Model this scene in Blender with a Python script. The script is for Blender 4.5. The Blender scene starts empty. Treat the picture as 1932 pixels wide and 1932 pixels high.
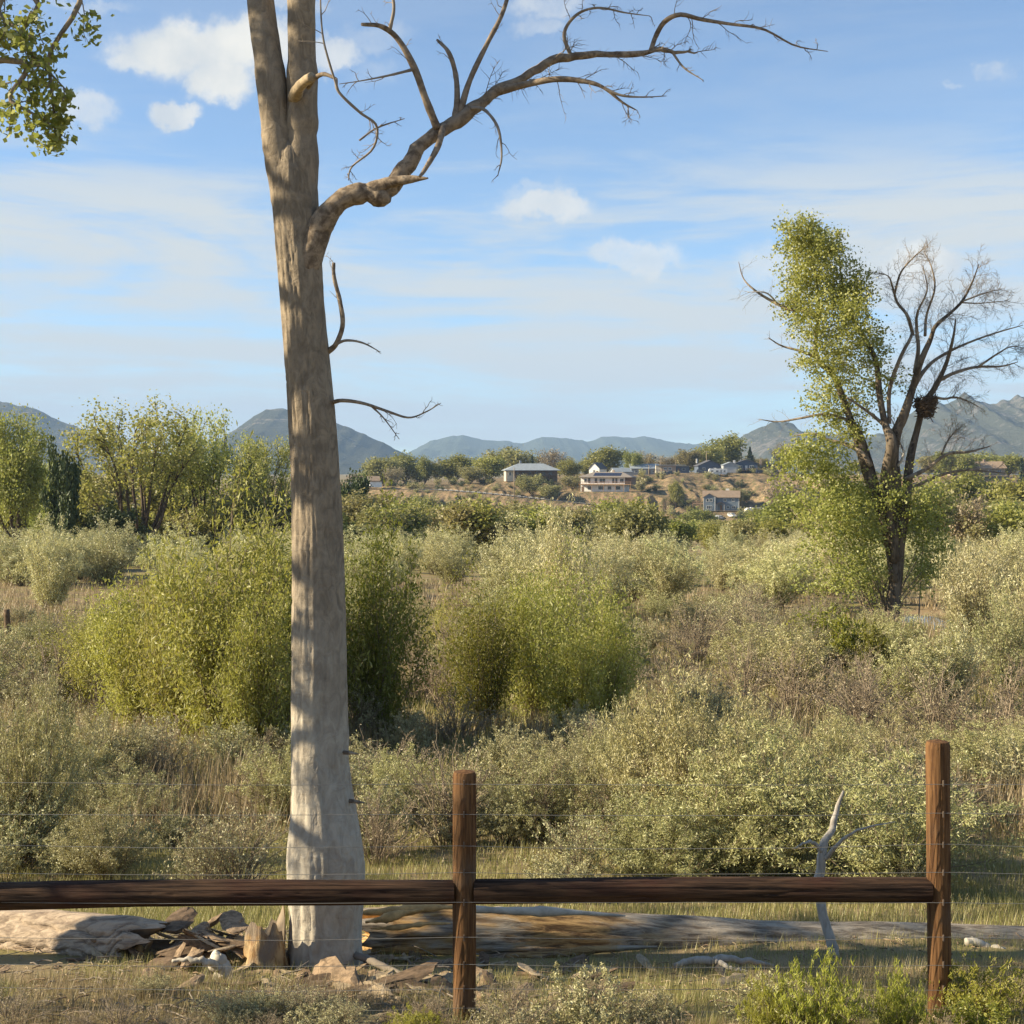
import bpy, math, random
import numpy as np
from math import radians as R

# ------------------------------------------------------------------ camera, world, sun, exposure
scn = bpy.context.scene
col = scn.collection
EYE = 2.8          # eye height above the foot of the fence
FPX, CU, CV = 2760.0, 966.0, 887.0     # focal length and horizon measured on the photograph

cam_d = bpy.data.cameras.new('camera')
cam_d.sensor_width = 36.0
cam_d.lens = 36.0 * FPX / 1932.0
cam_d.shift_y = -(966.0 - CV) / 1932.0
cam_d.clip_start = 0.1
cam_d.clip_end = 60000.0
cam = bpy.data.objects.new('camera', cam_d)
cam.location = (0, 0, EYE)
cam.rotation_euler = (R(90), 0, 0)
col.objects.link(cam)
scn.camera = cam

SUN_ELEV, SUN_FRONT = 27.0, 3.0       # sun to the left, a little behind the camera
sd = np.array([-math.cos(R(SUN_FRONT)) * math.cos(R(SUN_ELEV)),
               -math.sin(R(SUN_FRONT)) * math.cos(R(SUN_ELEV)), math.sin(R(SUN_ELEV))])
sun_d = bpy.data.lights.new('sun', 'SUN')
sun_d.energy = 5.0
sun_d.angle = R(0.5)
sun_d.color = (1.0, 0.86, 0.62)
sun = bpy.data.objects.new('sun', sun_d)
from mathutils import Vector
sun.rotation_euler = Vector(sd).to_track_quat('Z', 'Y').to_euler()
sun.location = (-60, -30, 60)
col.objects.link(sun)

w = bpy.data.worlds.new('World')
scn.world = w
w.use_nodes = True
nt = w.node_tree
nt.nodes.clear()
def N(t, typ, **kw):
    n = t.nodes.new(typ)
    for k, v in kw.items():
        setattr(n, k, v)
    return n
def setin(n, key, v):
    n.inputs[key].default_value = v
def math_n(t, op, a, b=None, c=None, clamp=False):
    n = N(t, 'ShaderNodeMath', operation=op, use_clamp=clamp)
    for i, x in enumerate((a, b, c)):
        if x is None: continue
        if isinstance(x, (int, float)): n.inputs[i].default_value = x
        else: t.links.new(x, n.inputs[i])
    return n.outputs[0]
def mixc(t, f, a, b):
    n = N(t, 'ShaderNodeMix', data_type='RGBA')
    for i, x in ((0, f), (6, a), (7, b)):
        if isinstance(x, (int, float)): n.inputs[i].default_value = x
        elif isinstance(x, tuple): n.inputs[i].default_value = (*x, 1) if len(x) == 3 else x
        else: t.links.new(x, n.inputs[i])
    return n.outputs[2]
def sstep(t, x, lo, hi):
    n = N(t, 'ShaderNodeMapRange', interpolation_type='SMOOTHSTEP')
    t.links.new(x, n.inputs[0]); n.inputs[1].default_value = lo; n.inputs[2].default_value = hi
    return n.outputs[0]
def noise_n(t, vec, scale, detail=4, rough=0.55, mapping=None, dist=0.0):
    if mapping:
        m = N(t, 'ShaderNodeMapping'); t.links.new(vec, m.inputs[0]); m.inputs['Scale'].default_value = mapping; vec = m.outputs[0]
    n = N(t, 'ShaderNodeTexNoise'); t.links.new(vec, n.inputs['Vector'])
    setin(n, 'Scale', scale); setin(n, 'Detail', detail); setin(n, 'Roughness', rough); setin(n, 'Distortion', dist)
    return n.outputs[0], n.outputs[1]

sky = N(nt, 'ShaderNodeTexSky', sky_type='NISHITA')
sky.sun_disc = False
sky.sun_elevation = R(SUN_ELEV)
sky.sun_rotation = math.atan2(sd[0], sd[1])      # measured clockwise from +Y
sky.altitude = 2200
sky.air_density = 1.0
sky.dust_density = 0.0
sky.ozone_density = 1.0
tc = N(nt, 'ShaderNodeTexCoord')
dirv = tc.outputs['Generated']
sep = N(nt, 'ShaderNodeSeparateXYZ'); nt.links.new(dirv, sep.inputs[0])
dx, dy, dz = sep.outputs
# high streaky cirrus, all round the sky, thickest low down
c1, _ = noise_n(nt, dirv, 1.0, 7, 0.58, (2.6, 2.6, 19.0), 0.9)
c2, _ = noise_n(nt, dirv, 1.0, 7, 0.62, (9.0, 9.0, 70.0), 0.5)
band = math_n(nt, 'ADD', math_n(nt, 'MULTIPLY', c1, 0.72), math_n(nt, 'MULTIPLY', c2, 0.28))
lowm = sstep(nt, dz, 0.235, 0.165)
cir = math_n(nt, 'MULTIPLY', sstep(nt, band, 0.385, 0.565), math_n(nt, 'ADD', math_n(nt, 'MULTIPLY', lowm, 0.86), 0.12))
# a few fair-weather cumulus, each at its own bearing and height
qx = math_n(nt, 'DIVIDE', dx, math_n(nt, 'MAXIMUM', dy, 0.02))
qz = math_n(nt, 'DIVIDE', dz, math_n(nt, 'MAXIMUM', dy, 0.02))
wn, wc = noise_n(nt, dirv, 14.0, 6, 0.62)
wsep = N(nt, 'ShaderNodeSeparateColor'); nt.links.new(wc, wsep.inputs[0])
qx2 = math_n(nt, 'ADD', qx, math_n(nt, 'MULTIPLY', math_n(nt, 'SUBTRACT', wsep.outputs[0], 0.5), 0.045))
qz2 = math_n(nt, 'ADD', qz, math_n(nt, 'MULTIPLY', math_n(nt, 'SUBTRACT', wsep.outputs[1], 0.5), 0.045))
CL = [(350, 92, 158, 66, 1.0), (425, 150, 72, 52, 1.0), (470, 84, 120, 66, 1.0), (280, 110, 80, 36, .9), (600, 92, 80, 40, .75), (690, 135, 70, 36, .25),
      (335, 213, 60, 29, .9), (160, 212, 72, 46, .65), (170, 4, 110, 16, .4), (560, 5, 60, 22, .5), (1035, 18, 95, 34, .5),
      (1035, 395, 112, 34, .85), (1010, 362, 62, 18, .35), (1160, 410, 24, 18, .3), (1190, 486, 100, 36, .7),
      (1430, 500, 70, 28, .4), (1735, 505, 100, 50, .95), (1480, 520, 120, 26, .45), (1010, 60, 60, 22, .4), (700, 60, 90, 30, .3), (1882, 118, 44, 26, .5), (1800, 147, 22, 10, .35),
      (240, 740, 110, 9, .5), (215, 704, 60, 6, .3)]
wn3, wc3 = noise_n(nt, dirv, 48.0, 5, 0.65)
ws3 = N(nt, 'ShaderNodeSeparateColor'); nt.links.new(wc3, ws3.inputs[0])
qx2 = math_n(nt, 'ADD', qx2, math_n(nt, 'MULTIPLY', math_n(nt, 'SUBTRACT', ws3.outputs[0], 0.5), 0.030))
qz2 = math_n(nt, 'ADD', qz2, math_n(nt, 'MULTIPLY', math_n(nt, 'SUBTRACT', ws3.outputs[1], 0.5), 0.026))
cum = None
for (cu, cv, ru, rv, st) in CL:
    a = math_n(nt, 'DIVIDE', math_n(nt, 'SUBTRACT', qx2, (cu - CU) / FPX), ru / FPX)
    b = math_n(nt, 'DIVIDE', math_n(nt, 'SUBTRACT', qz2, (CV - cv) / FPX), rv / FPX)
    d = math_n(nt, 'SQRT', math_n(nt, 'ADD', math_n(nt, 'MULTIPLY', a, a), math_n(nt, 'MULTIPLY', b, b)))
    m = math_n(nt, 'MULTIPLY', sstep(nt, d, 1.22, 0.50), st)
    cum = m if cum is None else math_n(nt, 'MAXIMUM', cum, m)
fine, _ = noise_n(nt, dirv, 26.0, 6, 0.65)
cum = math_n(nt, 'MULTIPLY', cum, sstep(nt, math_n(nt, 'ADD', fine, math_n(nt, 'MULTIPLY', cum, 0.42)), 0.38, 0.80))
hs = N(nt, 'ShaderNodeHueSaturation'); nt.links.new(sky.outputs[0], hs.inputs['Color'])
setin(hs, 'Hue', 0.500); setin(hs, 'Saturation', 1.06); setin(hs, 'Value', 0.83)
tint = mixc(nt, sstep(nt, dz, -0.02, 0.30), (.70, .84, .96), (.96, .97, .98))
mul = N(nt, 'ShaderNodeMix', data_type='RGBA', blend_type='MULTIPLY'); setin(mul, 0, 1.0); nt.links.new(hs.outputs[0], mul.inputs[6]); nt.links.new(tint, mul.inputs[7])
SKYBASE = mul.outputs[2]      # deep clear blue down to the haze, the same all round
shade, _ = noise_n(nt, dirv, 11.0, 5, 0.6)
cumcol = mixc(nt, sstep(nt, shade, 0.35, 0.62), (3.0, 3.15, 3.25), (4.1, 4.0, 3.7))
s1 = mixc(nt, cir, SKYBASE, (3.12, 3.25, 3.22))
s2 = mixc(nt, cum, s1, cumcol)
bg = N(nt, 'ShaderNodeBackground'); setin(bg, 'Strength', 0.10)
nt.links.new(s2, bg.inputs[0])
wo = N(nt, 'ShaderNodeOutputWorld'); nt.links.new(bg.outputs[0], wo.inputs[0])

scn.view_settings.view_transform = 'Standard'
scn.view_settings.look = 'None'
scn.view_settings.exposure = 1.24
scn.view_settings.gamma = 1.0
scn.view_settings.use_curve_mapping = False
scn.cycles.use_denoising = True
scn.cycles.max_bounces = 6
scn.cycles.diffuse_bounces = 3
scn.cycles.glossy_bounces = 2
scn.cycles.transmission_bounces = 4
scn.cycles.volume_bounces = 0
scn.cycles.sample_clamp_indirect = 6.0
scn.render.use_persistent_data = False

# ------------------------------------------------------------------ small helpers
def at(u, v, Y):
    """point at depth Y that the photograph shows at (u, v)"""
    return np.array([(u - CU) * Y / FPX, Y, EYE - (v - CV) * Y / FPX])
def hash2(ix, iy, seed):
    n = (ix.astype(np.int64) * 374761393 + iy.astype(np.int64) * 668265263 + seed * 974711) & 0x7fffffff
    n = ((n ^ (n >> 13)) * 1274126177) & 0x7fffffff
    return ((n ^ (n >> 16)) & 0xffff) / 65535.0
def vnoise(x, y, seed=0):
    x = np.asarray(x, float); y = np.asarray(y, float)
    ix = np.floor(x); iy = np.floor(y); fx = x - ix; fy = y - iy
    fx = fx * fx * (3 - 2 * fx); fy = fy * fy * (3 - 2 * fy)
    a = hash2(ix, iy, seed); b = hash2(ix + 1, iy, seed); c = hash2(ix, iy + 1, seed); d = hash2(ix + 1, iy + 1, seed)
    return (a * (1 - fx) + b * fx) * (1 - fy) + (c * (1 - fx) + d * fx) * fy - 0.5
def fbm(x, y, seed=0, octv=4, gain=0.5):
    s = 0; a = 1.0
    for o in range(octv):
        s = s + a * vnoise(x, y, seed + o * 17); x = np.asarray(x) * 2.03 + 5.1; y = np.asarray(y) * 2.03 + 1.7; a *= gain
    return s

class Geo:
    """collects vertices and faces for one mesh"""
    def __init__(s):
        s.v = []; s.q = []; s.t = []; s.n = 0; s.qm = []; s.tm = []
    def add(s, V, Q=None, T=None, mi=0):
        V = np.asarray(V, float).reshape(-1, 3)
        if Q is not None and len(Q):
            s.q.append(np.asarray(Q, int) + s.n); s.qm.append(np.full(len(Q), mi))
        if T is not None and len(T):
            s.t.append(np.asarray(T, int) + s.n); s.tm.append(np.full(len(T), mi))
        s.v.append(V); s.n += len(V)
        return s
    def mesh(s, name, mats, smooth=True):
        me = bpy.data.meshes.new(name)
        V = np.concatenate(s.v) if s.v else np.zeros((0, 3))
        q = np.concatenate(s.q) if s.q else np.zeros((0, 4), int)
        t = np.concatenate(s.t) if s.t else np.zeros((0, 3), int)
        me.vertices.add(len(V)); me.vertices.foreach_set('co', V.astype(np.float32).ravel())
        nl = len(q) * 4 + len(t) * 3
        me.loops.add(nl)
        me.loops.foreach_set('vertex_index', np.concatenate([q.ravel(), t.ravel()]).astype(np.int32))
        me.polygons.add(len(q) + len(t))
        st = np.concatenate([np.arange(len(q)) * 4, len(q) * 4 + np.arange(len(t)) * 3]).astype(np.int32)
        me.polygons.foreach_set('loop_start', st)
        mi = np.concatenate((s.qm or [np.zeros(0, int)]) + (s.tm or [np.zeros(0, int)])).astype(np.int32)
        for m in (mats if isinstance(mats, (list, tuple)) else [mats]):
            me.materials.append(m)
        me.polygons.foreach_set('material_index', mi)
        me.polygons.foreach_set('use_smooth', np.full(len(q) + len(t), smooth))
        me.update(calc_edges=True)
        return me
    def box(s, c, size, mi=0, rz=0.0):
        x, y, z = np.array(size) / 2.0
        V = np.array([(a * x, b * y, d * z) for d in (-1, 1) for b in (-1, 1) for a in (-1, 1)], float)
        if rz:
            ca, sa = math.cos(rz), math.sin(rz)
            V = np.stack([V[:, 0] * ca - V[:, 1] * sa, V[:, 0] * sa + V[:, 1] * ca, V[:, 2]], 1)
        return s.add(V + np.array(c), [(0, 2, 3, 1), (4, 5, 7, 6), (0, 1, 5, 4), (2, 6, 7, 3), (0, 4, 6, 2), (1, 3, 7, 5)], mi=mi)
    def tube(s, P, r, sides=6, mi=0, cap=True):
        P = np.asarray(P, float); n = len(P)
        r = np.broadcast_to(np.asarray(r, float), (n,))
        T = np.gradient(P, axis=0); T /= np.linalg.norm(T, axis=1)[:, None] + 1e-9
        m = T.mean(0)
        ref = np.eye(3)[np.argmin(np.abs(m))]
        A = np.cross(T, ref); A /= np.linalg.norm(A, axis=1)[:, None] + 1e-9
        B = np.cross(T, A)
        th = np.arange(sides) * 2 * math.pi / sides
        V = P[:, None, :] + r[:, None, None] * (np.cos(th)[None, :, None] * A[:, None, :] + np.sin(th)[None, :, None] * B[:, None, :])
        i = np.arange(n - 1)[:, None] * sides; j = np.arange(sides)[None, :]; j2 = (j + 1) % sides
        Q = np.stack([i + j, i + j2, i + sides + j2, i + sides + j], -1).reshape(-1, 4)
        Tr = []
        V = V.reshape(-1, 3)
        if cap and sides > 3:
            V = np.concatenate([V, P[:1], P[-1:]])
            k = n * sides; jj = np.arange(sides); jn = (jj + 1) % sides
            Tr = np.concatenate([np.stack([jj, np.full(sides, k), jn], 1), np.stack([(n - 1) * sides + jj, (n - 1) * sides + jn, np.full(sides, k + 1)], 1)])
        return s.add(V, Q, Tr, mi)

def smoothline(pts, n):
    """Catmull-Rom through pts (rows of any width), n samples"""
    P = np.asarray(pts, float); m = len(P)
    if m < 3:
        t = np.linspace(0, 1, n)[:, None]; return P[0] * (1 - t) + P[-1] * t
    Q = np.concatenate([2 * P[:1] - P[1:2], P, 2 * P[-1:] - P[-2:-1]])
    x = np.linspace(0, m - 1 - 1e-6, n); i = x.astype(int); f = (x - i)[:, None]
    a, b, c, d = Q[i], Q[i + 1], Q[i + 2], Q[i + 3]
    return 0.5 * (2 * b + (c - a) * f + (2 * a - 5 * b + 4 * c - d) * f ** 2 + (3 * b - a - 3 * c + d) * f ** 3)

def link(name, me, parent=None, loc=None, rz=None, scale=None):
    o = bpy.data.objects.new(name, me)
    col.objects.link(o)
    if parent is not None: o.parent = parent
    if loc is not None: o.location = loc
    if rz is not None: o.rotation_euler[2] = rz
    if scale is not None: o.scale = scale
    return o
def thing(name, label, cat, loc=(0, 0, 0), rz=0, group=None, scale=None):
    o = link(name, None, None, loc, rz, scale)
    o.empty_display_size = 0.3
    return tag(o, label, cat, group)
def tag(o, label, cat, group=None):
    o['label'] = label; o['category'] = cat
    if group: o['group'] = group
    return o
def structure(o):
    o['kind'] = 'structure'; return o
def stuff(o, label=None, cat=None):
    o['kind'] = 'stuff'
    if label: o['label'] = label
    if cat: o['category'] = cat
    return o

# ------------------------------------------------------------------ materials
def mat(name):
    m = bpy.data.materials.new(name); m.use_nodes = True
    t = m.node_tree; t.nodes.clear()
    return m, t
def finish(m, t, colr, rough=0.85, bump=None, bump_d=0.02, bump_s=0.6, spec=0.25, metal=0.0):
    p = N(t, 'ShaderNodeBsdfPrincipled')
    if isinstance(colr, tuple): setin(p, 'Base Color', (*colr, 1))
    else: t.links.new(colr, p.inputs['Base Color'])
    if isinstance(rough, (int, float)): setin(p, 'Roughness', rough)
    else: t.links.new(rough, p.inputs['Roughness'])
    setin(p, 'Specular IOR Level', spec); setin(p, 'Metallic', metal)
    if bump is not None:
        b = N(t, 'ShaderNodeBump'); setin(b, 'Strength', bump_s); setin(b, 'Distance', bump_d)
        t.links.new(bump, b.inputs['Height']); t.links.new(b.outputs[0], p.inputs['Normal'])
    o = N(t, 'ShaderNodeOutputMaterial'); t.links.new(p.outputs[0], o.inputs[0])
    return m
def objco(t):
    return N(t, 'ShaderNodeTexCoord').outputs['Object']
def plain(name, c, rough=0.7, var=0.25, scale=2.0, spec=0.25, metal=0.0):
    m, t = mat(name)
    n, _ = noise_n(t, objco(t), scale, 5, 0.6)
    c2 = tuple(x * (1 - var) for x in c)
    return finish(m, t, mixc(t, sstep(t, n, 0.35, 0.65), c2, c), rough, n, 0.01, 0.3, spec, metal)
def leaf_mat(name, ca, cb, cc=None, trans=0.48, gloss=0.06):
    """leaf colour varies from leaf to leaf and a little from plant to plant"""
    m, t = mat(name)
    g = N(t, 'ShaderNodeNewGeometry'); oi = N(t, 'ShaderNodeObjectInfo')
    c = mixc(t, g.outputs['Random Per Island'], ca, cb)
    if cc is not None:
        k = sstep(t, math_n(t, 'FRACT', math_n(t, 'MULTIPLY', g.outputs['Random Per Island'], 7.31)), 0.8, 0.9)
        c = mixc(t, k, c, cc)
    h = N(t, 'ShaderNodeHueSaturation'); t.links.new(c, h.inputs['Color'])
    t.links.new(math_n(t, 'ADD', math_n(t, 'MULTIPLY', oi.outputs['Random'], 0.03), 0.485), h.inputs['Hue'])
    t.links.new(math_n(t, 'ADD', math_n(t, 'MULTIPLY', math_n(t, 'FRACT', math_n(t, 'MULTIPLY', oi.outputs['Random'], 5.7)), 0.3), 0.85), h.inputs['Value'])
    d = N(t, 'ShaderNodeBsdfDiffuse'); tr = N(t, 'ShaderNodeBsdfTranslucent'); gl = N(t, 'ShaderNodeBsdfGlossy')
    setin(gl, 'Roughness', 0.5); setin(gl, 'Color', (1, 1, 1, 1))
    t.links.new(h.outputs[0], d.inputs[0]); t.links.new(h.outputs[0], tr.inputs[0])
    a = N(t, 'ShaderNodeMixShader'); setin(a, 0, trans); t.links.new(d.outputs[0], a.inputs[1]); t.links.new(tr.outputs[0], a.inputs[2])
    b = N(t, 'ShaderNodeMixShader'); setin(b, 0, gloss * 0.5); t.links.new(a.outputs[0], b.inputs[1]); t.links.new(gl.outputs[0], b.inputs[2])
    o = N(t, 'ShaderNodeOutputMaterial'); t.links.new(b.outputs[0], o.inputs[0])
    return m
def bark_mat(name, light, dark, sx=18.0, sz=2.5, bd=0.02, patch=0.5, horiz=False):
    m, t = mat(name)
    co = objco(t)
    mp = (sz, sx, sx) if horiz else (sx, sx, sz)
    f, _ = noise_n(t, co, 1.0, 8, 0.65, mp, 0.4)
    g, _ = noise_n(t, co, 1.7, 5, 0.6, (1.0, 1.0, 0.6))
    c = mixc(t, sstep(t, f, 0.36, 0.62), dark, light)
    c = mixc(t, math_n(t, 'MULTIPLY', sstep(t, g, 0.42, 0.66), patch), c, tuple(0.62 * a + 0.4 * b for a, b in zip(light, dark)))
    return finish(m, t, c, 0.9, f, bd, 0.8, 0.15)

M = {}
M['willow'] = leaf_mat('willow_leaf', (.30, .30, .05), (.40, .38, .08), (.49, .46, .17))
M['willow_dark'] = leaf_mat('willow_leaf_dark', (.17, .185, .02), (.25, .25, .03), (.32, .31, .055))
M['olive'] = leaf_mat('olive_leaf', (.44, .42, .175), (.56, .53, .25), (.62, .59, .34), 0.25, 0.12)
M['plume'] = leaf_mat('plume_shrub_leaf', (.33, .31, .115), (.43, .40, .165), (.50, .475, .24), 0.25, 0.1)
M['olive_dark'] = leaf_mat('olive_leaf_dark', (.31, .295, .115), (.41, .385, .16), (.48, .45, .22), 0.25, 0.1)
M['sage'] = leaf_mat('sage_leaf', (.32, .30, .135), (.43, .40, .20), (.48, .46, .27), 0.2, 0.08)
M['cotton'] = leaf_mat('cottonwood_leaf', (.26, .285, .055), (.36, .37, .085), (.43, .43, .15))
M['far_green'] = leaf_mat('far_tree_leaf', (.24, .255, .05), (.34, .335, .08))
M['far_olive'] = leaf_mat('far_olive_leaf', (.24, .225, .075), (.34, .305, .12))
M['far_brown'] = leaf_mat('budding_twig', (.25, .20, .12), (.32, .27, .16), None, 0.2)
M['juniper'] = leaf_mat('juniper_leaf', (.045, .065, .022), (.08, .105, .032), None, 0.15)
M['conifer'] = leaf_mat('spruce_needle', (.035, .055, .028), (.06, .085, .04), None, 0.1)
M['rabbit'] = leaf_mat('rabbitbrush_leaf', (.27, .28, .035), (.37, .355, .055), None, 0.3)
M['twig_brush'] = plain('dormant_twig', (.31, .245, .17), 0.9, 0.3, 3.0)
M['stem'] = plain('shrub_stem', (.27, .21, .145), 0.9, 0.4, 6.0)
M['dark_limb'] = bark_mat('dark_limb_bark', (.13, .10, .075), (.05, .038, .03), 6, 1.0, 0.02)
M['grass'] = leaf_mat('grass_blade', (.20, .20, .05), (.34, .30, .12), (.40, .33, .17), 0.3)
M['straw'] = leaf_mat('dry_grass_blade', (.29, .225, .12), (.38, .30, .17), (.25, .22, .10), 0.3)
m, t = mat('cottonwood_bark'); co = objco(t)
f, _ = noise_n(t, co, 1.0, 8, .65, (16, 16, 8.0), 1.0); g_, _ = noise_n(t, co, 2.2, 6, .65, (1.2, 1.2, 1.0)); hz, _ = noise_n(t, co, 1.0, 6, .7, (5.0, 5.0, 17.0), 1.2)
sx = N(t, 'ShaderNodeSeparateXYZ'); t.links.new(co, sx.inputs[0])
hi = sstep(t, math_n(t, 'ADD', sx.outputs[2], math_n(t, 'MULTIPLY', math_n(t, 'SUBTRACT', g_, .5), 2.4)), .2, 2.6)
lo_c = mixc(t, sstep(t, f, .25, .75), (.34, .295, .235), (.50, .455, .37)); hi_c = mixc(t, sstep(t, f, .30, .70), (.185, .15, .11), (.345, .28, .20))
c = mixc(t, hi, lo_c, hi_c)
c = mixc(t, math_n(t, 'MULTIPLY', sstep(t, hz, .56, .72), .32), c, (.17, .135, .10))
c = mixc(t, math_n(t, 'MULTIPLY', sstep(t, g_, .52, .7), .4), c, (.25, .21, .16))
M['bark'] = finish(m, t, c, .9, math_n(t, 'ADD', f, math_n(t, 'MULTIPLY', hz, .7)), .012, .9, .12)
M['limb_bark'] = bark_mat('limb_bark', (.33, .26, .185), (.12, .09, .065), 20, 20, 0.01, 0.5)
M['twig_bark'] = plain('dead_twig_bark', (.30, .25, .195), 0.9, 0.35, 8.0)
M['far_bark_shaded'] = bark_mat('shaded_cottonwood_bark', (.19, .15, .105), (.055, .042, .032), 5, 1.2, 0.05, 0.4)  # trunk bark coloured darker for the shade of the foliage
M['far_limb_lit'] = bark_mat('sunlit_limb_bark', (.33, .265, .19), (.13, .10, .075), 5, 1.2, .03, .4)  # same tree, bark coloured lighter where the limbs stand in sun
M['cotton_lit'] = leaf_mat('brightened_cottonwood_leaf', (.31, .34, .07), (.42, .435, .11), (.50, .49, .20))  # cottonwood leaf copied in a brighter colour to lift the side-lit grove
M['bleached'] = plain('bleached_wood', (.58, .52, .42), 0.85, 0.35, 9.0)
M['raw_wood'] = plain('raw_broken_wood', (.62, .40, .17), 0.85, 0.4, 12.0)
M['snag_grey'] = bark_mat('snag_grey', (.44, .40, .34), (.27, .24, .20), 30, 4.0, 0.004, 0.5)
M['stub_wood'] = plain('stub_wood', (.50, .39, .25), .9, .4, 20.0)
# ------------------------------------------------------------------ terrain
PY = [-60, 0, 4, 6, 7.6, 9.2, 12, 16, 22, 30, 45, 60, 100, 200, 350, 500, 560, 700, 1200, 3000]
PZ = [1.4, 1.3, .55, .2, 0, -.36, -.85, -1.35, -1.9, -2.45, -3.05, -3.4, -5.0, -9.0, -14.0, -17.0, -17.0, -9.0, -8.0, -8.0]
POND = (16.9, 61.5, 2.3, 5.0, -3.72)
def ground_z(x, y):
    x = np.asarray(x, float); y = np.asarray(y, float)
    z = np.interp(y, PY, PZ)
    amp = np.clip((y - 3) / 30, 0.05, 1.0)
    z = z + fbm(x * .35, y * .35, 3, 3) * 0.10 + fbm(x * .06 + 3, y * .06, 5, 3) * 0.55 * amp
    e = ((x - POND[0]) / POND[2]) ** 2 + ((y - POND[1]) / POND[3]) ** 2
    k = np.clip(1.7 - e, 0, 1) ** 2
    return z * (1 - np.clip(k * 2, 0, 1)) + np.clip(k * 2, 0, 1) * (POND[4] - 0.35 * np.clip(k * 2 - .4, -1, 1))

def gz(x, y): return float(ground_z(np.array([x]), np.array([y]))[0])

m, t = mat('ground')
co = N(t, 'ShaderNodeTexCoord').outputs['Object']
n1, _ = noise_n(t, co, 0.35, 6, 0.6); n2, _ = noise_n(t, co, 4.0, 6, 0.65); n3, _ = noise_n(t, co, 0.09, 4, 0.6)
c = mixc(t, sstep(t, n1, 0.40, 0.60), (.25, .185, .11), (.20, .175, .065))
c = mixc(t, math_n(t, 'MULTIPLY', sstep(t, n2, 0.45, 0.7), 0.6), c, (.27, .21, .11))
c = mixc(t, math_n(t, 'MULTIPLY', sstep(t, n3, 0.5, 0.66), 0.7), c, (.22, .15, .09))
M['ground'] = finish(m, t, c, 0.95, n2, 0.05, 0.7, 0.1)

def axis_pts(a, b, s, n):
    lo = math.asinh(a / s); hi = math.asinh(b / s)
    return np.sinh(np.linspace(lo, hi, n)) * s
gx = axis_pts(-14000, 14000, 4.0, 300); gy = axis_pts(-14000, 14000, 6.0, 400)
X, Y = np.meshgrid(gx, gy)
Z = ground_z(X, Y)
g = Geo()
nx, ny = len(gx), len(gy)
ii = (np.arange(ny - 1)[:, None] * nx + np.arange(nx - 1)[None, :]).ravel()
g.add(np.stack([X, Y, Z], -1).reshape(-1, 3), np.stack([ii, ii + 1, ii + nx + 1, ii + nx], 1))
structure(link('ground', g.mesh('ground', M['ground'])))

m, t = mat('pond_water')
rn, _ = noise_n(t, objco(t), 3.0, 3, 0.5, (1, 3, 1))
M['water'] = finish(m, t, (.05, .06, .05), 0.06, rn, 0.01, 0.25, 0.5)
g = Geo(); th = np.linspace(0, 2 * math.pi, 40, endpoint=False)
V = [(POND[0], POND[1], POND[4])] + [(POND[0] + 1.1 * POND[2] * math.cos(a), POND[1] + 1.1 * POND[3] * math.sin(a), POND[4]) for a in th]
g.add(V, None, [(0, 1 + i, 1 + (i + 1) % 40) for i in range(40)])
o = structure(link('pond_water', g.mesh('pond_water', M['water']))); o['label'] = 'small blue pond behind the foot of the dead cottonwood'

# ------------------------------------------------------------------ mountains
def mountain_mat(name, veg, rock, amount, strata=None, scale=0.011):
    m, t = mat(name); co = objco(t)
    a, _ = noise_n(t, co, scale * 4, 8, 0.75); b, _ = noise_n(t, co, scale * 0.35, 5, 0.6)
    k = math_n(t, 'ADD', math_n(t, 'MULTIPLY', a, 0.6), math_n(t, 'MULTIPLY', b, 0.4))
    f = sstep(t, k, 0.55 - amount, 0.60 - amount)
    if strata:
        sx = N(t, 'ShaderNodeSeparateXYZ'); t.links.new(co, sx.inputs[0])
        l, _ = noise_n(t, co, 1.0, 5, 0.7, (.0016, .0016, .06))
        zz = sstep(t, sx.outputs[2], strata[0], strata[1])
        f = math_n(t, 'MAXIMUM', f, math_n(t, 'MULTIPLY', math_n(t, 'MULTIPLY', sstep(t, l, .54, .62), zz), sstep(t, a, .42, .5)))
    c = mixc(t, f, veg, rock)
    return finish(m, t, c, 0.95, k, 30.0, 1.0, 0.05)
MT = {
 'left': mountain_mat('left_mountain', (.085, .085, .055), (.30, .23, .16), 0.02, (40, 130), .016),
 'peak': mountain_mat('peak_mountain', (.075, .08, .055), (.28, .235, .18), -0.01, (110, 160), .016),
 'far': mountain_mat('far_hills', (.075, .09, .06), (.16, .15, .10), -0.12, None, .004),
 'crag': mountain_mat('crag_mountain', (.095, .10, .07), (.21, .19, .16), 0.02, None, .011),
}
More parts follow.
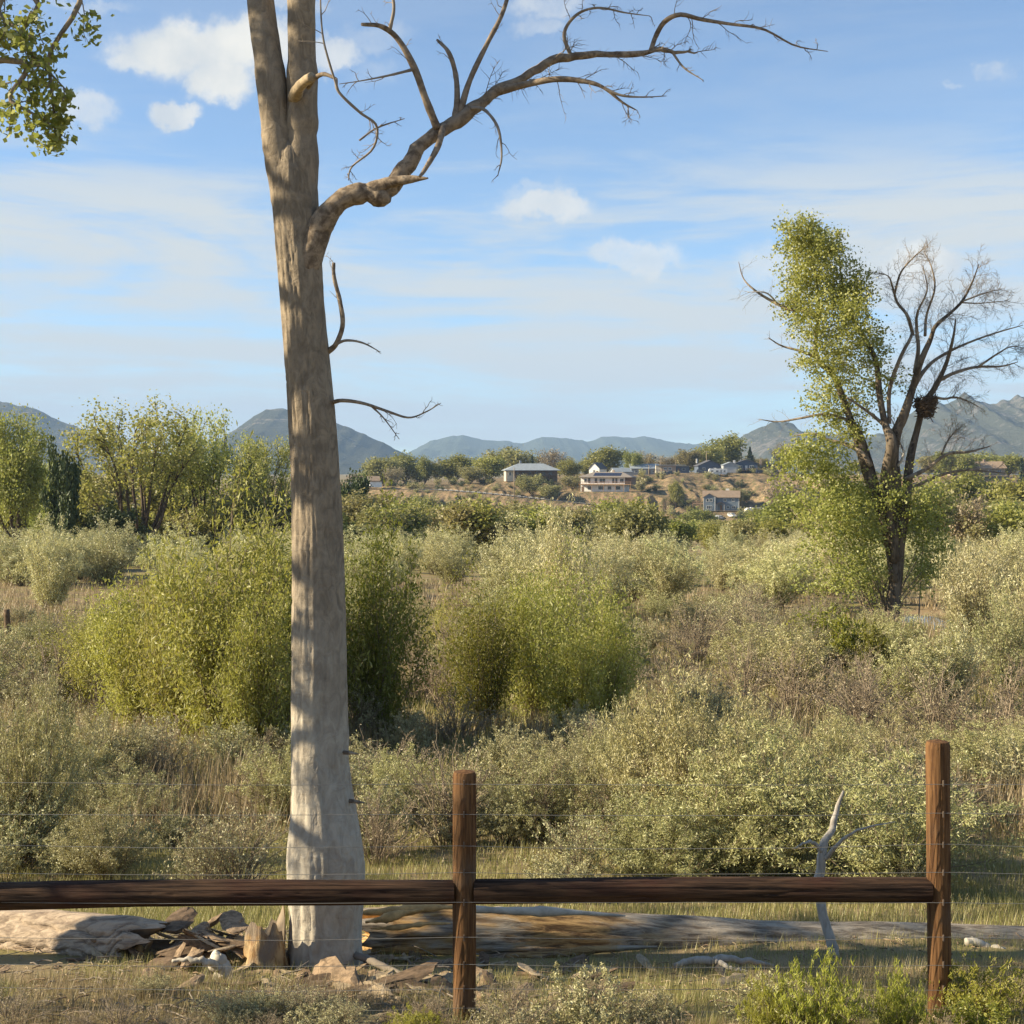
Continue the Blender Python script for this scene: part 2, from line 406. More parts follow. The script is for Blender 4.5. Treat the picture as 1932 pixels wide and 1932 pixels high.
def mountain(label, crest, Yc, depth, m, rough, seed, craggy=0.0, base=-25.0):
    crest = np.array(crest, float)
    n, rows = 420, 56
    u = np.linspace(crest[0, 0], crest[-1, 0], n)
    v = smooth_interp(u, crest)
    x = (u - CU) * Yc / FPX
    zc = EYE - (v - CV) * Yc / FPX
    zc = zc + fbm(x / 160, x * 0 + 2, seed, 4) * rough * 0.30 + np.maximum(fbm(x / 40, x * 0 + 7, seed + 3, 3), -.2) * craggy
    tt = np.concatenate([-np.linspace(1, 0, rows // 2 + 8) ** 1.15, np.linspace(0, 1, rows // 2 - 8)[1:]])
    XX, TT = np.meshgrid(x, tt); ZC = np.broadcast_to(zc, XX.shape)
    prof = 1 - np.abs(TT) ** 0.85
    YY = Yc + TT * depth
    gul = np.abs(fbm(XX / 420 + TT * .6, TT * 2.2, seed + 9, 5)) + .35 * fbm(XX / 90, YY / 90, seed + 21, 4)
    env = np.sqrt(np.abs(TT)) * np.clip(1 - np.abs(TT), 0, 1) ** .4
    ZZ = base + (ZC - base) * prof - gul * rough * 1.6 * env + craggy * env * fbm(XX / 45, YY / 45, seed + 31, 4) * 1.2
    g = Geo(); r = len(tt)
    ii = (np.arange(r - 1)[:, None] * n + np.arange(n - 1)[None, :]).ravel()
    g.add(np.stack([XX, YY, ZZ], -1).reshape(-1, 3), np.stack([ii, ii + 1, ii + n + 1, ii + n], 1))
    o = structure(link('mountain', g.mesh('mountain', m))); o['label'] = label
    return o
def smooth_interp(u, crest):
    xs, ys = crest[:, 0], crest[:, 1]
    k = np.gradient(ys, xs)
    i = np.clip(np.searchsorted(xs, u) - 1, 0, len(xs) - 2)
    h = xs[i + 1] - xs[i]; s = (u - xs[i]) / h
    return ((2 * s**3 - 3 * s**2 + 1) * ys[i] + (s**3 - 2 * s**2 + s) * h * k[i] + (-2 * s**3 + 3 * s**2) * ys[i + 1] + (s**3 - s**2) * h * k[i + 1])
mountain('blue grey forested ridge far off across the middle of the horizon',
         [(560, 890), (700, 868), (770, 852), (820, 832), (855, 823), (905, 827), (955, 832), (985, 837), (1012, 829), (1075, 826), (1102, 832), (1150, 823), (1205, 825), (1260, 830), (1310, 837), (1350, 834), (1420, 828), (1560, 835), (1760, 850), (1950, 885)],
         8600, 3000, MT['far'], 60, 11, 8)
mountain('bare shouldered mountain sloping down at the left edge of the view',
         [(-420, 720), (-180, 742), (-40, 752), (30, 764), (70, 774), (115, 795), (170, 815), (240, 840), (330, 862), (430, 884), (520, 900)],
         5200, 1500, MT['left'], 36, 23, 9)
mountain('pointed dark mountain with pale rock bands behind the big bare trunk',
         [(250, 902), (340, 868), (400, 838), (440, 812), (480, 786), (505, 773), (528, 770), (560, 776), (600, 786), (645, 801), (700, 824), (755, 848), (800, 866), (850, 884), (960, 905)],
         4700, 1300, MT['peak'], 34, 37, 9)
mountain('craggy grey mountain range behind the nest tree at right',
         [(1240, 905), (1320, 880), (1375, 852), (1398, 828), (1420, 812), (1450, 802), (1475, 806), (1505, 811), (1560, 815), (1620, 822), (1660, 818), (1700, 794), (1750, 770), (1790, 759), (1820, 752), (1845, 755), (1872, 761), (1903, 752), (1960, 748), (2060, 735), (2250, 742), (2500, 760)],
         4000, 1150, MT['crag'], 26, 53, 26)

# ------------------------------------------------------------------ bluff across the river
TOPU = [(450, 925), (640, 921), (700, 918), (800, 916), (900, 912), (1000, 909), (1090, 904), (1200, 897), (1300, 893), (1480, 893), (1600, 896), (1950, 900), (2300, 900)]
BENCH = []      # (x, y, z, rx, ry)
def bench(u0, u1, v, Yh, ry=9.0, mg=5.0):
    p = at((u0 + u1) / 2, v, Yh)
    BENCH.append((p[0], Yh + 4, p[2], (u1 - u0) / 2 * Yh / FPX + mg, ry))
    return p
bench(1093, 1190, 927.5, 606, 12, 4)
bench(1322, 1440, 965, 584, 10, 3)
bench(952, 1056, 909, 634, 9, 3)
ROADP = [(640, 919, 628), (720, 919, 622), (815, 920, 614), (880, 924, 608), (960, 931, 602), (1035, 939, 597), (1130, 949, 591), (1190, 957, 585)]
ROAD = smoothline([at(u, v + 4, y) for u, v, y in ROADP], 90)
def bluff_z(x, y):
    x = np.asarray(x, float); y = np.asarray(y, float)
    u = x / 640 * FPX + CU
    zt = EYE - (np.interp(u, [a for a, b in TOPU], [b for a, b in TOPU]) - CV) * 645 / FPX
    ye = 640 + fbm(x / 28, x * 0 + 3.3, 71, 4) * 16 - 26 * np.exp(-((u - 1200) / 60) ** 2)
    yb = 562 + fbm(x / 40, x * 0 + 8.1, 73, 3) * 14
    t = np.clip((y - yb) / (ye - yb), -0.4, 1)
    s = np.where(t > 0, t * t * (3 - 2 * t) * .35 + t * .65, t * .4)
    z = -17.0 + (zt + 17.0) * s
    mid = np.clip(t * (1 - t) * 4, 0, 1)
    z = z - np.abs(fbm(x / 9, y / 26, 77, 4)) * 5.2 * mid + fbm(x / 5, y / 5, 79, 4) * 0.8 * (0.2 + mid)
    z = z + fbm(x / 40, y / 40, 81, 3) * np.where(t >= 1, .4, 1.2)
    # worn sandstone scarp under the white house
    k = np.exp(-(((u - 1222) / 34) ** 2) ** 2)
    yc = 591 + fbm(x / 3.2, x * 0, 83, 4) * 3.4
    cl = np.clip((y - yc) / 2.2, 0, 1)
    zlow = -16.0 + 0.10 * (y - 575); zhigh = -8.3 + 0.17 * (y - 593)
    z = z * (1 - k) + k * np.minimum(np.where(True, zlow * (1 - cl) + zhigh * cl, 0), zt)
    for bx, by, bz, rx, ry in BENCH:
        e = np.maximum(np.abs(x - bx) / rx, np.abs(y - by) / ry)
        w_ = np.clip(1.5 - e, 0, .5) * 2; w_ = w_ * w_ * (3 - 2 * w_)
        z = z * (1 - w_) + bz * w_
    # road bench
    d2 = np.full(x.shape, 1e9); zr = np.zeros(x.shape)
    for p in ROAD[::3]:
        d = (x - p[0]) ** 2 + (y - p[1]) ** 2
        b = d < d2; d2 = np.where(b, d, d2); zr = np.where(b, p[2], zr)
    w_ = np.clip(1.6 - np.sqrt(d2) / 6.0, 0, 1); w_ = w_ * w_ * (3 - 2 * w_)
    z = z * (1 - w_) + (zr - .1) * w_
    back = np.clip((y - 1080) / 200, 0, 1)
    return z * (1 - back) - 9.0 * back
def bz(x, y): return float(bluff_z(np.array([float(x)]), np.array([float(y)]))[0])
m, t = mat('bluff_earth'); co = objco(t)
a, _ = noise_n(t, co, 0.12, 6, 0.65); b, _ = noise_n(t, co, 0.6, 7, 0.75); cst, _ = noise_n(t, co, 1.0, 4, 0.6, (.05, .05, .9))
c = mixc(t, sstep(t, a, .38, .62), (.18, .128, .08), (.33, .23, .135))
c = mixc(t, math_n(t, 'MULTIPLY', sstep(t, cst, .5, .66), .5), c, (.36, .26, .14))
c = mixc(t, math_n(t, 'MULTIPLY', sstep(t, b, .47, .55), .85), c, (.105, .10, .05))
M['bluff'] = finish(m, t, c, .95, b, .5, .8, .05)
bxs = np.concatenate([np.linspace(-190, -70, 90)[:-1], np.linspace(-70, 150, 330)[:-1], np.linspace(150, 330, 110)])
bys = np.concatenate([np.linspace(535, 662, 190)[:-1], np.linspace(662, 760, 24)[:-1], np.linspace(760, 1290, 20)])
X, Y = np.meshgrid(bxs, bys); Z = bluff_z(X, Y)
g = Geo(); nx, ny = len(bxs), len(bys)
ii = (np.arange(ny - 1)[:, None] * nx + np.arange(nx - 1)[None, :]).ravel()
g.add(np.stack([X, Y, Z], -1).reshape(-1, 3), np.stack([ii, ii + 1, ii + nx + 1, ii + nx], 1))
o = structure(link('bluff', g.mesh('bluff', M['bluff']))); o['label'] = 'eroded tan earth bluff below the houses'

M['asphalt'] = plain('asphalt', (.17, .165, .16), .9, .2, .4)
tg = np.gradient(ROAD, axis=0); nr = np.stack([-tg[:, 1], tg[:, 0], 0 * tg[:, 0]], 1); nr /= np.linalg.norm(nr, axis=1)[:, None]
g = Geo(); n = len(ROAD)
V = np.concatenate([ROAD + nr * 3.1, ROAD - nr * 3.1]); V[:, 2] += 0.12
g.add(V, [(i, i + 1, n + i + 1, n + i) for i in range(n - 1)])
structure(link('road', g.mesh('road', M['asphalt'])))
M['white_paint'] = plain('white_paint', (.78, .77, .72), .6, .1, 1.0)
M['rail_paint'] = plain('weathered_rail_paint', (.52, .50, .45), .7, .3, 1.0)
gr = thing('guard_rail', 'white guard rail of short blocks along the road climbing the bluff', 'guard rail', tuple(ROAD[20]))
rb = None
edge = ROAD - nr * 3.4
L = np.concatenate([[0], np.cumsum(np.linalg.norm(np.diff(edge, axis=0), axis=1))])
for s0 in np.arange(38, L[-1] - 1, 2.5):
    p = [np.interp(s0, L, edge[:, k]) for k in range(3)]; q = [np.interp(s0 + 1, L, edge[:, k]) for k in range(3)]
    uu = p[0] / p[1] * FPX + CU
    if uu < 822 or 1028 < uu < 1124: continue
    if rb is None:
        gg = Geo(); gg.box((0, 0, .40), (1.4, .18, .26)); gg.box((-.5, 0, .1), (.16, .16, .3)); gg.box((.5, 0, .1), (.16, .16, .3)); rb = gg.mesh('rail_block', M['rail_paint'], False)
    link('rail_block', rb, gr, tuple(np.array(p) - ROAD[20] + np.array([0, 0, .1])), math.atan2(q[1] - p[1], q[0] - p[0]))

# ------------------------------------------------------------------ air
HZ = True
if HZ:
    g = Geo(); g.box((0, 0, 280), (29000, 29000, 640))
    hm = bpy.data.materials.new('haze'); hm.use_nodes = True; ht = hm.node_tree; ht.nodes.clear()
    pv = N(ht, 'ShaderNodeVolumePrincipled'); setin(pv, 'Color', (.46, .68, 1.0, 1)); setin(pv, 'Density', 8.5e-5); setin(pv, 'Anisotropy', 0.0)
    ho = N(ht, 'ShaderNodeOutputMaterial'); ht.links.new(pv.outputs[0], ho.inputs['Volume'])
    stuff(link('haze', g.mesh('haze', hm, False)), 'pale blue haze softening the far mountains', 'haze')
# ------------------------------------------------------------------ near trees, fence and dead wood
rng = np.random.default_rng(7)
FILL = []          # repeats: (object, look, category, group, u, depth); their labels are written at the end
def unit(v): return v / (np.linalg.norm(v) + 1e-9)
def rand_dirs(rng, n):
    v = rng.normal(size=(n, 3)); return v / np.linalg.norm(v, axis=1)[:, None]
def leaves(rng, C, size, aspect=0.42, up=0.25, var=0.5):
    """rhombic leaves, one per row of C"""
    n = len(C)
    a = rand_dirs(rng, n); a[:, 2] += up; a /= np.linalg.norm(a, axis=1)[:, None]
    b = np.cross(a, rand_dirs(rng, n)); b /= np.linalg.norm(b, axis=1)[:, None] + 1e-9
    nn = np.cross(a, b)
    s = size * rng.uniform(1 - var, 1 + var, n)[:, None]
    V = np.stack([C - a * s * .5, C + b * s * aspect * .5 + nn * s * .06, C + a * s * .5, C - b * s * aspect * .5 + nn * s * .06], 1).reshape(-1, 3)
    Q = np.arange(4 * n).reshape(n, 4)
    return V, Q
def wander(rng, p, d, L, n, wob, grav=0.0):
    pts = [np.array(p, float)]; d = unit(np.array(d, float))
    for _ in range(n):
        d = unit(d + rng.normal(size=3) * wob + np.array([0, 0, grav]))
        pts.append(pts[-1] + d * L / n)
    return np.array(pts), d
def side_dir(rng, d, ang):
    q = unit(np.cross(d, rng.normal(size=3)))
    return unit(d * math.cos(ang) + q * math.sin(ang))
def twigs(rng, g, line, r0, n, L, depth=1, wob=.18, grav=.02, t0=.25, sides=4, ends=None, ang=(.5, 1.1), ratio=.5):
    """side twigs along a line; the tips are added to ends"""
    line = np.asarray(line); m = len(line)
    for k in range(n):
        t = t0 + (1 - t0) * (k + rng.random()) / n
        i = min(int(t * (m - 1)), m - 2)
        p = line[i] + (line[i + 1] - line[i]) * (t * (m - 1) - i)
        d = side_dir(rng, unit(line[i + 1] - line[i]), rng.uniform(*ang))
        LL = L * rng.uniform(.5, 1.2) * (1 - .45 * t)
        P, _ = wander(rng, p, d, LL, 5, wob, grav)
        g.tube(P, np.linspace(r0, r0 * .3, 6), sides, cap=False)
        if ends is not None: ends.append(P)
        if depth > 0:
            twigs(rng, g, P, r0 * .55, max(2, int(n * .45)), LL * ratio, depth - 1, wob, grav, .2, 3, ends, ang, ratio)

# the big bare trunk: centre line and half width traced at its own depth
TY = 9.3
def trunk_mesh():
    g = Geo()
    prof = [(613, 1905, 84), (612, 1860, 74), (613, 1800, 69), (614, 1740, 67), (614, 1690, 71), (614, 1640, 73), (613, 1590, 69), (611, 1540, 62), (607, 1490, 56.5), (604, 1440, 53.5),
            (603, 1380, 53), (602, 1250, 51), (601, 1120, 49), (599, 1000, 47), (596, 900, 44.5), (589, 790, 43.5), (581, 690, 42), (573, 600, 41), (566, 510, 42), (560, 430, 43), (554, 350, 44), (551, 310, 40), (549, 280, 31), (548, 262, 18), (548, 252, 4)]
    Pn = smoothline([(*at(u, v, TY), r * TY / FPX) for u, v, r in prof], 340)
    sides = 120
    th = np.arange(sides) * 2 * math.pi / sides
    zz = Pn[:, 2][:, None]; T = th[None, :]
    rough = fbm(np.cos(T) * 5 + zz * .15, np.sin(T) * 5 + zz * .9, 5, 4)
    fis = np.abs(fbm(T * 7 / (2 * math.pi) * 3.0 + fbm(zz * 2, T, 4, 2) * .8, zz * 1.6, 9, 3))
    low = np.clip((-.05 - zz) / .9, 0, 1)
    flare = low ** 1.5 * .28 * (np.cos(T * 5 + .8) * .5 + .3)
    rid = fbm(T * 5.2 + fbm(zz * 1.4, T * 1.0, 61, 3) * 1.6, zz * 1.3, 63, 4); crk = np.clip(1 - np.abs(rid) / .045, 0, 1)
    rr = Pn[:, 3][:, None] * (1 + rough * .10 - .03 * (fis < .05) - .055 * crk * (.35 + .65 * np.clip((zz - .3) / 1.5, 0, 1)) + .025 * fbm(T * 9, zz * 9, 67, 3) + flare)
    V = np.stack([Pn[:, 0][:, None] + rr * np.cos(T), Pn[:, 1][:, None] + rr * np.sin(T) * .95, np.broadcast_to(zz, rr.shape)], -1)
    i = np.arange(339)[:, None] * sides; j = np.arange(sides)[None, :]; j2 = (j + 1) % sides
    g.add(V.reshape(-1, 3), np.stack([i + j, i + j2, i + sides + j2, i + sides + j], -1).reshape(-1, 4))
    # two stems rising from the fork
    for st in ([(545, 420, 24, 0), (535, 330, 32, 0), (526, 270, 31, 0), (518, 215, 29, 0), (508, 130, 28, .02), (494, 40, 27, .05), (484, -40, 26, .08), (462, -200, 24, .2), (440, -400, 20, .3), (425, -620, 13, .4), (430, -800, 5, .5)],
               [(562, 420, 26, 0), (566, 330, 34, 0), (568, 270, 31, 0), (570, 215, 30, 0), (570, 130, 28, 0), (570, 40, 27, -.03), (571, -40, 27, -.05), (580, -220, 24, -.1), (600, -430, 19, -.2), (607, -640, 12, -.3), (590, -850, 4, -.4)]):
        P = smoothline([(*(at(u, v, TY) + np.array([0, dy, 0])), r * TY / FPX) for u, v, r, dy in st], 44)
        n0 = g.n
        k = fbm(np.arange(44) * .6, np.arange(44) * 0, int(abs(st[0][0])), 3) * .12 + 1
        g.tube(P[:, :3], P[:, 3] * k, 26)
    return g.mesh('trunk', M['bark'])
tb = at(613, 1870, TY); tb[2] = gz(tb[0], TY)
tree = thing('dead_cottonwood', 'tall bare pale trunk with one long dead limb reaching right, behind the rail fence', 'tree', tuple(tb))
def child(name, me, par, wloc=None):
    """child whose mesh is in world coordinates under a thing placed at par.location"""
    o = link(name, me, par)
    o.location = (-par.location[0], -par.location[1], -par.location[2])
    return o
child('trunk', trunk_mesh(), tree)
def limbline(pts, n, dy=0.0):
    return smoothline([(*(at(p[0], p[1], TY) + np.array([0, p[3] if len(p) > 3 else dy, 0])), p[2] * TY / FPX) for p in pts], n)
limb = limbline([(562, 560, 12, 0), (578, 505, 27, -.03), (596, 458, 26, -.06), (612, 424, 23, -.08), (636, 396, 20, -.1), (665, 376, 21, -.1), (695, 369, 20, -.1), (722, 372, 18.5, -.1), (742, 356, 15, -.1), (770, 312, 14, -.08), (800, 270, 13.5, -.05), (842, 236, 13.5, 0), (895, 196, 11.5, .05), (950, 160, 10, .1), (1010, 121, 8.5, .15), (1080, 88, 7.2, .2), (1160, 77, 6.2, .25), (1240, 71, 5.2, .3), (1290, 76, 3, .3), (1326, 75, 1.4, .3)], 110)
g = Geo()
kk = 1 + fbm(np.arange(110) * .35, np.arange(110) * 0, 3, 4) * .34
rmp = np.clip((np.arange(110) - 14) / 25, 0, 1); limb[:, 0] += rmp * fbm(np.arange(110) * .23, np.zeros(110), 71, 3) * .035; limb[:, 2] += rmp * fbm(np.arange(110) * .23, np.zeros(110) + 5, 73, 3) * .04; kk = 1 + (kk - 1) * (.25 + .75 * rmp)
g.tube(limb[:, :3], limb[:, 3] * kk, 14)
child('limb', g.mesh('limb', M['limb_bark']), tree)
BR = [
 [(700, 366, 17, -.1), (740, 353, 11, -.15), (780, 350, 8, -.2), (812, 351, 1.5, -.25)],
 [(942, 165, 8, .1), (985, 161, 7.2, 0), (1040, 158, 6, -.1), (1085, 163, 5, -.15), (1130, 178, 3.5, -.2), (1170, 208, 2.2, -.2), (1195, 222, 1, -.2)],
 [(1236, 72, 5, .3), (1246, 42, 5, .3), (1262, 18, 5, .25), (1290, 9, 4.5, .2), (1330, 18, 4, .2), (1380, 36, 3.2, .1), (1440, 55, 2.4, 0), (1500, 86, 1.8, 0), (1562, 97, .7, 0)],
 [(826, 246, 8, -.05), (805, 195, 7, -.1), (785, 140, 6.5, -.12), (755, 88, 5.5, -.15), (725, 68, 5, -.2), (692, 73, 3.2, -.3)],
 [(858, 224, 6.5, 0), (862, 180, 5.5, .05), (858, 130, 5, .1), (845, 90, 4.2, .1), (822, 58, 2.5, .2)],
 [(866, 218, 6.5, .02), (885, 150, 5.5, .05), (918, 75, 4.8, .1), (948, 10, 4.2, .15), (965, -60, 3, .2), (975, -150, 1, .2)],
 [(838, 240, 7, -.05), (828, 290, 6, -.18), (806, 335, 4.5, -.25), (797, 350, 2.5, -.28)],
 [(890, 204, 4, 0), (915, 215, 3.2, -.1), (940, 255, 2.6, -.2), (947, 310, 1.8, -.25), (940, 350, .8, -.3)],
 [(1080, 90, 4, .2), (1066, 50, 3.4, .15), (1090, 18, 3, .1), (1130, 10, 2.4, .05), (1180, 24, 1.6, 0), (1225, 30, .7, 0)],
 [(1280, 76, 2.6, .3), (1300, 108, 2, .25), (1335, 136, .8, .2)],
 [(590, 180, 5, -.2), (606, 174, 4.5, -.32), (626, 172, 4, -.4), (650, 184, 2.5, -.45)],
 [(650, 184, 3, -.45), (655, 208, 2.8, -.45), (690, 240, 2.6, -.4), (720, 262, 2.4, -.35), (712, 300, 2.2, -.3), (672, 330, 1.6, -.25), (664, 352, .8, -.2)],
 [(655, 208, 2.2, -.45), (640, 160, 2, -.5), (628, 110, 1.8, -.5), (622, 40, 1.4, -.45), (620, -20, .7, -.4)],
 [(618, 664, 6, 0), (636, 650, 4.8, -.05), (650, 615, 4.4, -.1), (645, 570, 4, -.12), (636, 530, 3.6, -.15), (635, 502, 3, -.15)],
 [(634, 652, 3, -.05), (656, 645, 2.6, -.1), (688, 650, 1.8, -.12), (722, 668, .7, -.15)],
 [(624, 760, 4.5, 0), (650, 757, 3.6, -.1), (690, 763, 3, -.15), (735, 778, 2.4, -.2), (775, 790, 1.8, -.2), (806, 780, 1.3, -.2), (835, 763, .6, -.2)],
 [(705, 768, 2, -.15), (730, 792, 1.4, -.2), (758, 830, .6, -.2)],
 [(740, 72, 3.6, -.18), (748, 30, 3, -.2), (738, -20, 2.2, -.2), (740, -90, 1, -.2)],
 [(785, 140, 3, -.12), (740, 158, 2.2, -.2), (690, 172, 1.2, -.25), (650, 182, .6, -.3)],
 [(690, 290, 2, -.38), (720, 262, 1.8, -.3), (770, 245, .7, -.3)],
 [(1130, 178, 3, -.2), (1165, 196, 2.4, -.22), (1205, 202, 1.6, -.25), (1250, 200, .6, -.25)],
]
btw = Geo(); r2 = np.random.default_rng(12)
for k, b in enumerate(BR):
    P = limbline(b, 30)
    gg = Geo()
    gg.tube(P[:, :3], P[:, 3] * (1 + .15 * fbm(np.arange(30) * .5, np.zeros(30), k, 2)), 8)
    o = child('branch', gg.mesh('branch', M['limb_bark'] if b[0][2] > 4 else M['twig_bark']), tree)
    L = np.linalg.norm(P[-1, :3] - P[0, :3])
    if k not in (0, 6, 10): twigs(r2, btw, P[:, :3], .0035, 5 + (k in (1, 2, 8, 11)) * 7, min(.3, L * .3), 1, .25, -.02, .3, 3)
twigs(r2, btw, limb[60:, :3], .004, 22, .3, 1, .22, .0, .1, 3)
stuff(child('twigs', btw.mesh('twigs', M['twig_bark']), tree))
g = Geo(); P = limbline([(558, 188, 13, -.05), (572, 182, 10.5, -.2), (588, 177, 9.5, -.30), (603, 174, 9, -.36)], 14); g.tube(P[:, :3], P[:, 3] * (1 + .12 * fbm(np.arange(14) * .7, np.zeros(14), 5, 3)), 11)
child('broken_stub', g.mesh('broken_stub', M['stub_wood']), tree)
for (u, v, du) in ((655, 1416, 26), (668, 1507, 24)):
    g = Geo(); P = limbline([(u - 14, v, 4.5, -.05), (u + 8, v - 1, 3.5, -.1), (u + du, v, 1, -.12)], 8); g.tube(P[:, :3], P[:, 3], 7)
    child('broken_stub', g.mesh('broken_stub', M['limb_bark']), tree)
# high branches above the frame keep the dead crown whole
gg = Geo(); ends = []
for st in ([(462, -200), (430, -620)], [(580, -220), (605, -640)]):
    A, B = at(*st[0], TY), at(*st[1], TY)
    line = smoothline([A, (A + B) / 2, B], 16)
    twigs(r2, gg, line, .03, 6, 1.5, 2, .15, .03, .1, 5, None, (.5, 1.0), .55)
stuff(child('high_branches', gg.mesh('high_branches', M['limb_bark']), tree))

# leafy neighbour whose spray hangs in at the upper left
nx0 = -7.0; ny0 = 9.2; nz0 = gz(nx0, ny0)
lt = thing('leafy_cottonwood', 'leafy cottonwood spray hanging into the upper left corner', 'tree', (nx0, ny0, nz0))
g = Geo(); lg = Geo(); r3 = np.random.default_rng(33); ends = []; ends2 = []
trunkP = smoothline([(0, 0, -.2), (.1, .05, 1.6), (.0, .1, 3.6), (-.2, 0, 6), (-.1, 0, 8.6), (0, 0, 11)], 40)
g.tube(trunkP, np.linspace(.24, .05, 40), 16)
for k in range(38):
    t_ = .38 + .60 * k / 38
    p = trunkP[int(t_ * 39)]
    a = k * 2.4
    d = (math.cos(a), math.sin(a), .35)
    P, _ = wander(r3, p, d, 2.7 * (1.2 - .5 * t_) * (1.0 if math.cos(a) < .3 else .68), 8, .12, -.02)
    g.tube(P, np.linspace(.06, .012, 9), 6); ends.append(P)
    twigs(r3, g, P, .012, 5, .8, 1, .2, -.03, .3, 4, ends)
tip = at(60, 140, 8.6) - np.array([nx0, ny0, nz0])
for (p1, p2, p3, rr) in (((40, -40, 8.7), (90, 120, 8.7), (105, 262, 8.7), .012), ((-40, -10, 8.8), (40, 80, 8.7), (125, 170, 8.6), .012), ((-60, 120, 8.7), (20, 190, 8.6), (90, 228, 8.6), .01), ((-90, -60, 8.8), (0, 30, 8.7), (60, 70, 8.6), .012)):
    pl = smoothline([trunkP[20] if p1[0] < -50 else trunkP[22], at(*p1) - np.array([nx0, ny0, nz0]), at(*p2) - np.array([nx0, ny0, nz0]), at(*p3) - np.array([nx0, ny0, nz0])], 22)
    g.tube(pl, np.linspace(.03, .004, 22), 6)
    es = []; twigs(r3, g, pl, .005, 12, .30, 1, .2, -.04, .45, 3, es, (.4, .9), .5); ends2 += es
C = []
for P in ends:
    k = int(r3.integers(24, 90))
    i = r3.integers(2, len(P), k)
    C.append(P[i] + r3.normal(size=(k, 3)) * .06)
for P in ends2:
    k = int(r3.integers(1, 11)); i = r3.integers(1, len(P), k)
    C.append(P[i] + r3.normal(size=(k, 3)) * np.array([.04, .04, .018]))
V, Q = leaves(r3, np.concatenate(C), .043, .66, -.2); lg.add(V, Q)
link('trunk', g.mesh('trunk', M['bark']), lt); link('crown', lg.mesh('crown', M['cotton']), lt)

# ---- wire fence with H brace
FY = 7.55
m, t = mat('post_wood'); co = objco(t)
f, _ = noise_n(t, co, 1.0, 8, .65, (60, 60, 3.5), .3); g2, _ = noise_n(t, co, 3.0, 5, .6)
c = mixc(t, sstep(t, f, .36, .64), (.07, .033, .014), (.175, .09, .036)); c = mixc(t, math_n(t, 'MULTIPLY', sstep(t, g2, .5, .72), .6), c, (.12, .085, .058))
M['post'] = finish(m, t, c, .85, f, .006, .9, .2)
m, t = mat('rail_wood'); co = objco(t)
f, _ = noise_n(t, co, 1.0, 8, .65, (3.0, 50, 50), .3); g2, _ = noise_n(t, co, 2.0, 5, .6)
c = mixc(t, sstep(t, f, .36, .64), (.02, .011, .007), (.085, .048, .027)); c = mixc(t, math_n(t, 'MULTIPLY', sstep(t, g2, .45, .7), .6), c, (.05, .018, .012))
M['rail'] = finish(m, t, c, .85, f, .006, .9, .2)
M['bark_metal'] = plain('rusty_staple', (.16, .12, .09), .8)
m, t = mat('fence_wire'); M['wire'] = finish(m, t, (.24, .23, .21), .6, None, spec=.3, metal=.3)
p0 = at(876, 1905, FY); fence = thing('wire_fence', 'brown log post fence with wires and a dark horizontal brace rail', 'fence', (p0[0], FY, gz(p0[0], FY)))
r4 = np.random.default_rng(5)
def round_post(x, y, z0, z1, r, lean=0.0, seed=0):
    g = Geo(); n, s = 90, 72
    th = np.arange(s) * 2 * math.pi / s; zz = np.linspace(z0, z1, n)
    rr = r * (1 + .05 * fbm(np.cos(th)[None] * 2 + seed, np.sin(th)[None] * 2 + zz[:, None] * 1.2, seed, 3) + .03 * fbm(th[None] * 4, zz[:, None] * 6, seed + 8, 3) - .12 * np.clip(1 - np.abs(fbm(th[None] * 1.7 + .4 * fbm(zz[:, None] * 3, th[None], seed, 2), zz[:, None] * .8, seed + 5, 2)) / .03, 0, 1))
    rr[-1] *= .9; zz = zz.copy(); 
    V = np.stack([x + (zz[:, None] - z0) * lean + rr * np.cos(th), y + rr * np.sin(th), np.broadcast_to(zz[:, None], rr.shape)], -1).reshape(-1, 3)
    i = np.arange(n - 1)[:, None] * s; j = np.arange(s)[None]; j2 = (j + 1) % s
    g.add(V, np.stack([i + j, i + j2, i + s + j2, i + s + j], -1).reshape(-1, 4))
    tx = x + (z1 - z0) * lean
    g.add(np.concatenate([V[-s:], [[tx, y, z1 + .012]]]), None, [(k, (k + 1) % s, s) for k in range(s)])
    return g.mesh('post', M['post'])
def zv(v, y=FY): return EYE - (v - CV) * y / FPX
P1x, P2x, P0x = (876 - CU) * FY / FPX, (1773 - CU) * FY / FPX, (-75 - CU) * FY / FPX
child('post', round_post(P1x, FY, gz(P1x, FY) - .3, zv(1456), .060, 0, 1), fence)
child('post', round_post(P2x, FY, gz(P2x, FY) - .3, zv(1399), .060, -.006, 2), fence)
child('post', round_post(P0x, FY, gz(P0x, FY) - .3, zv(1440), .062, 0, 3), fence)
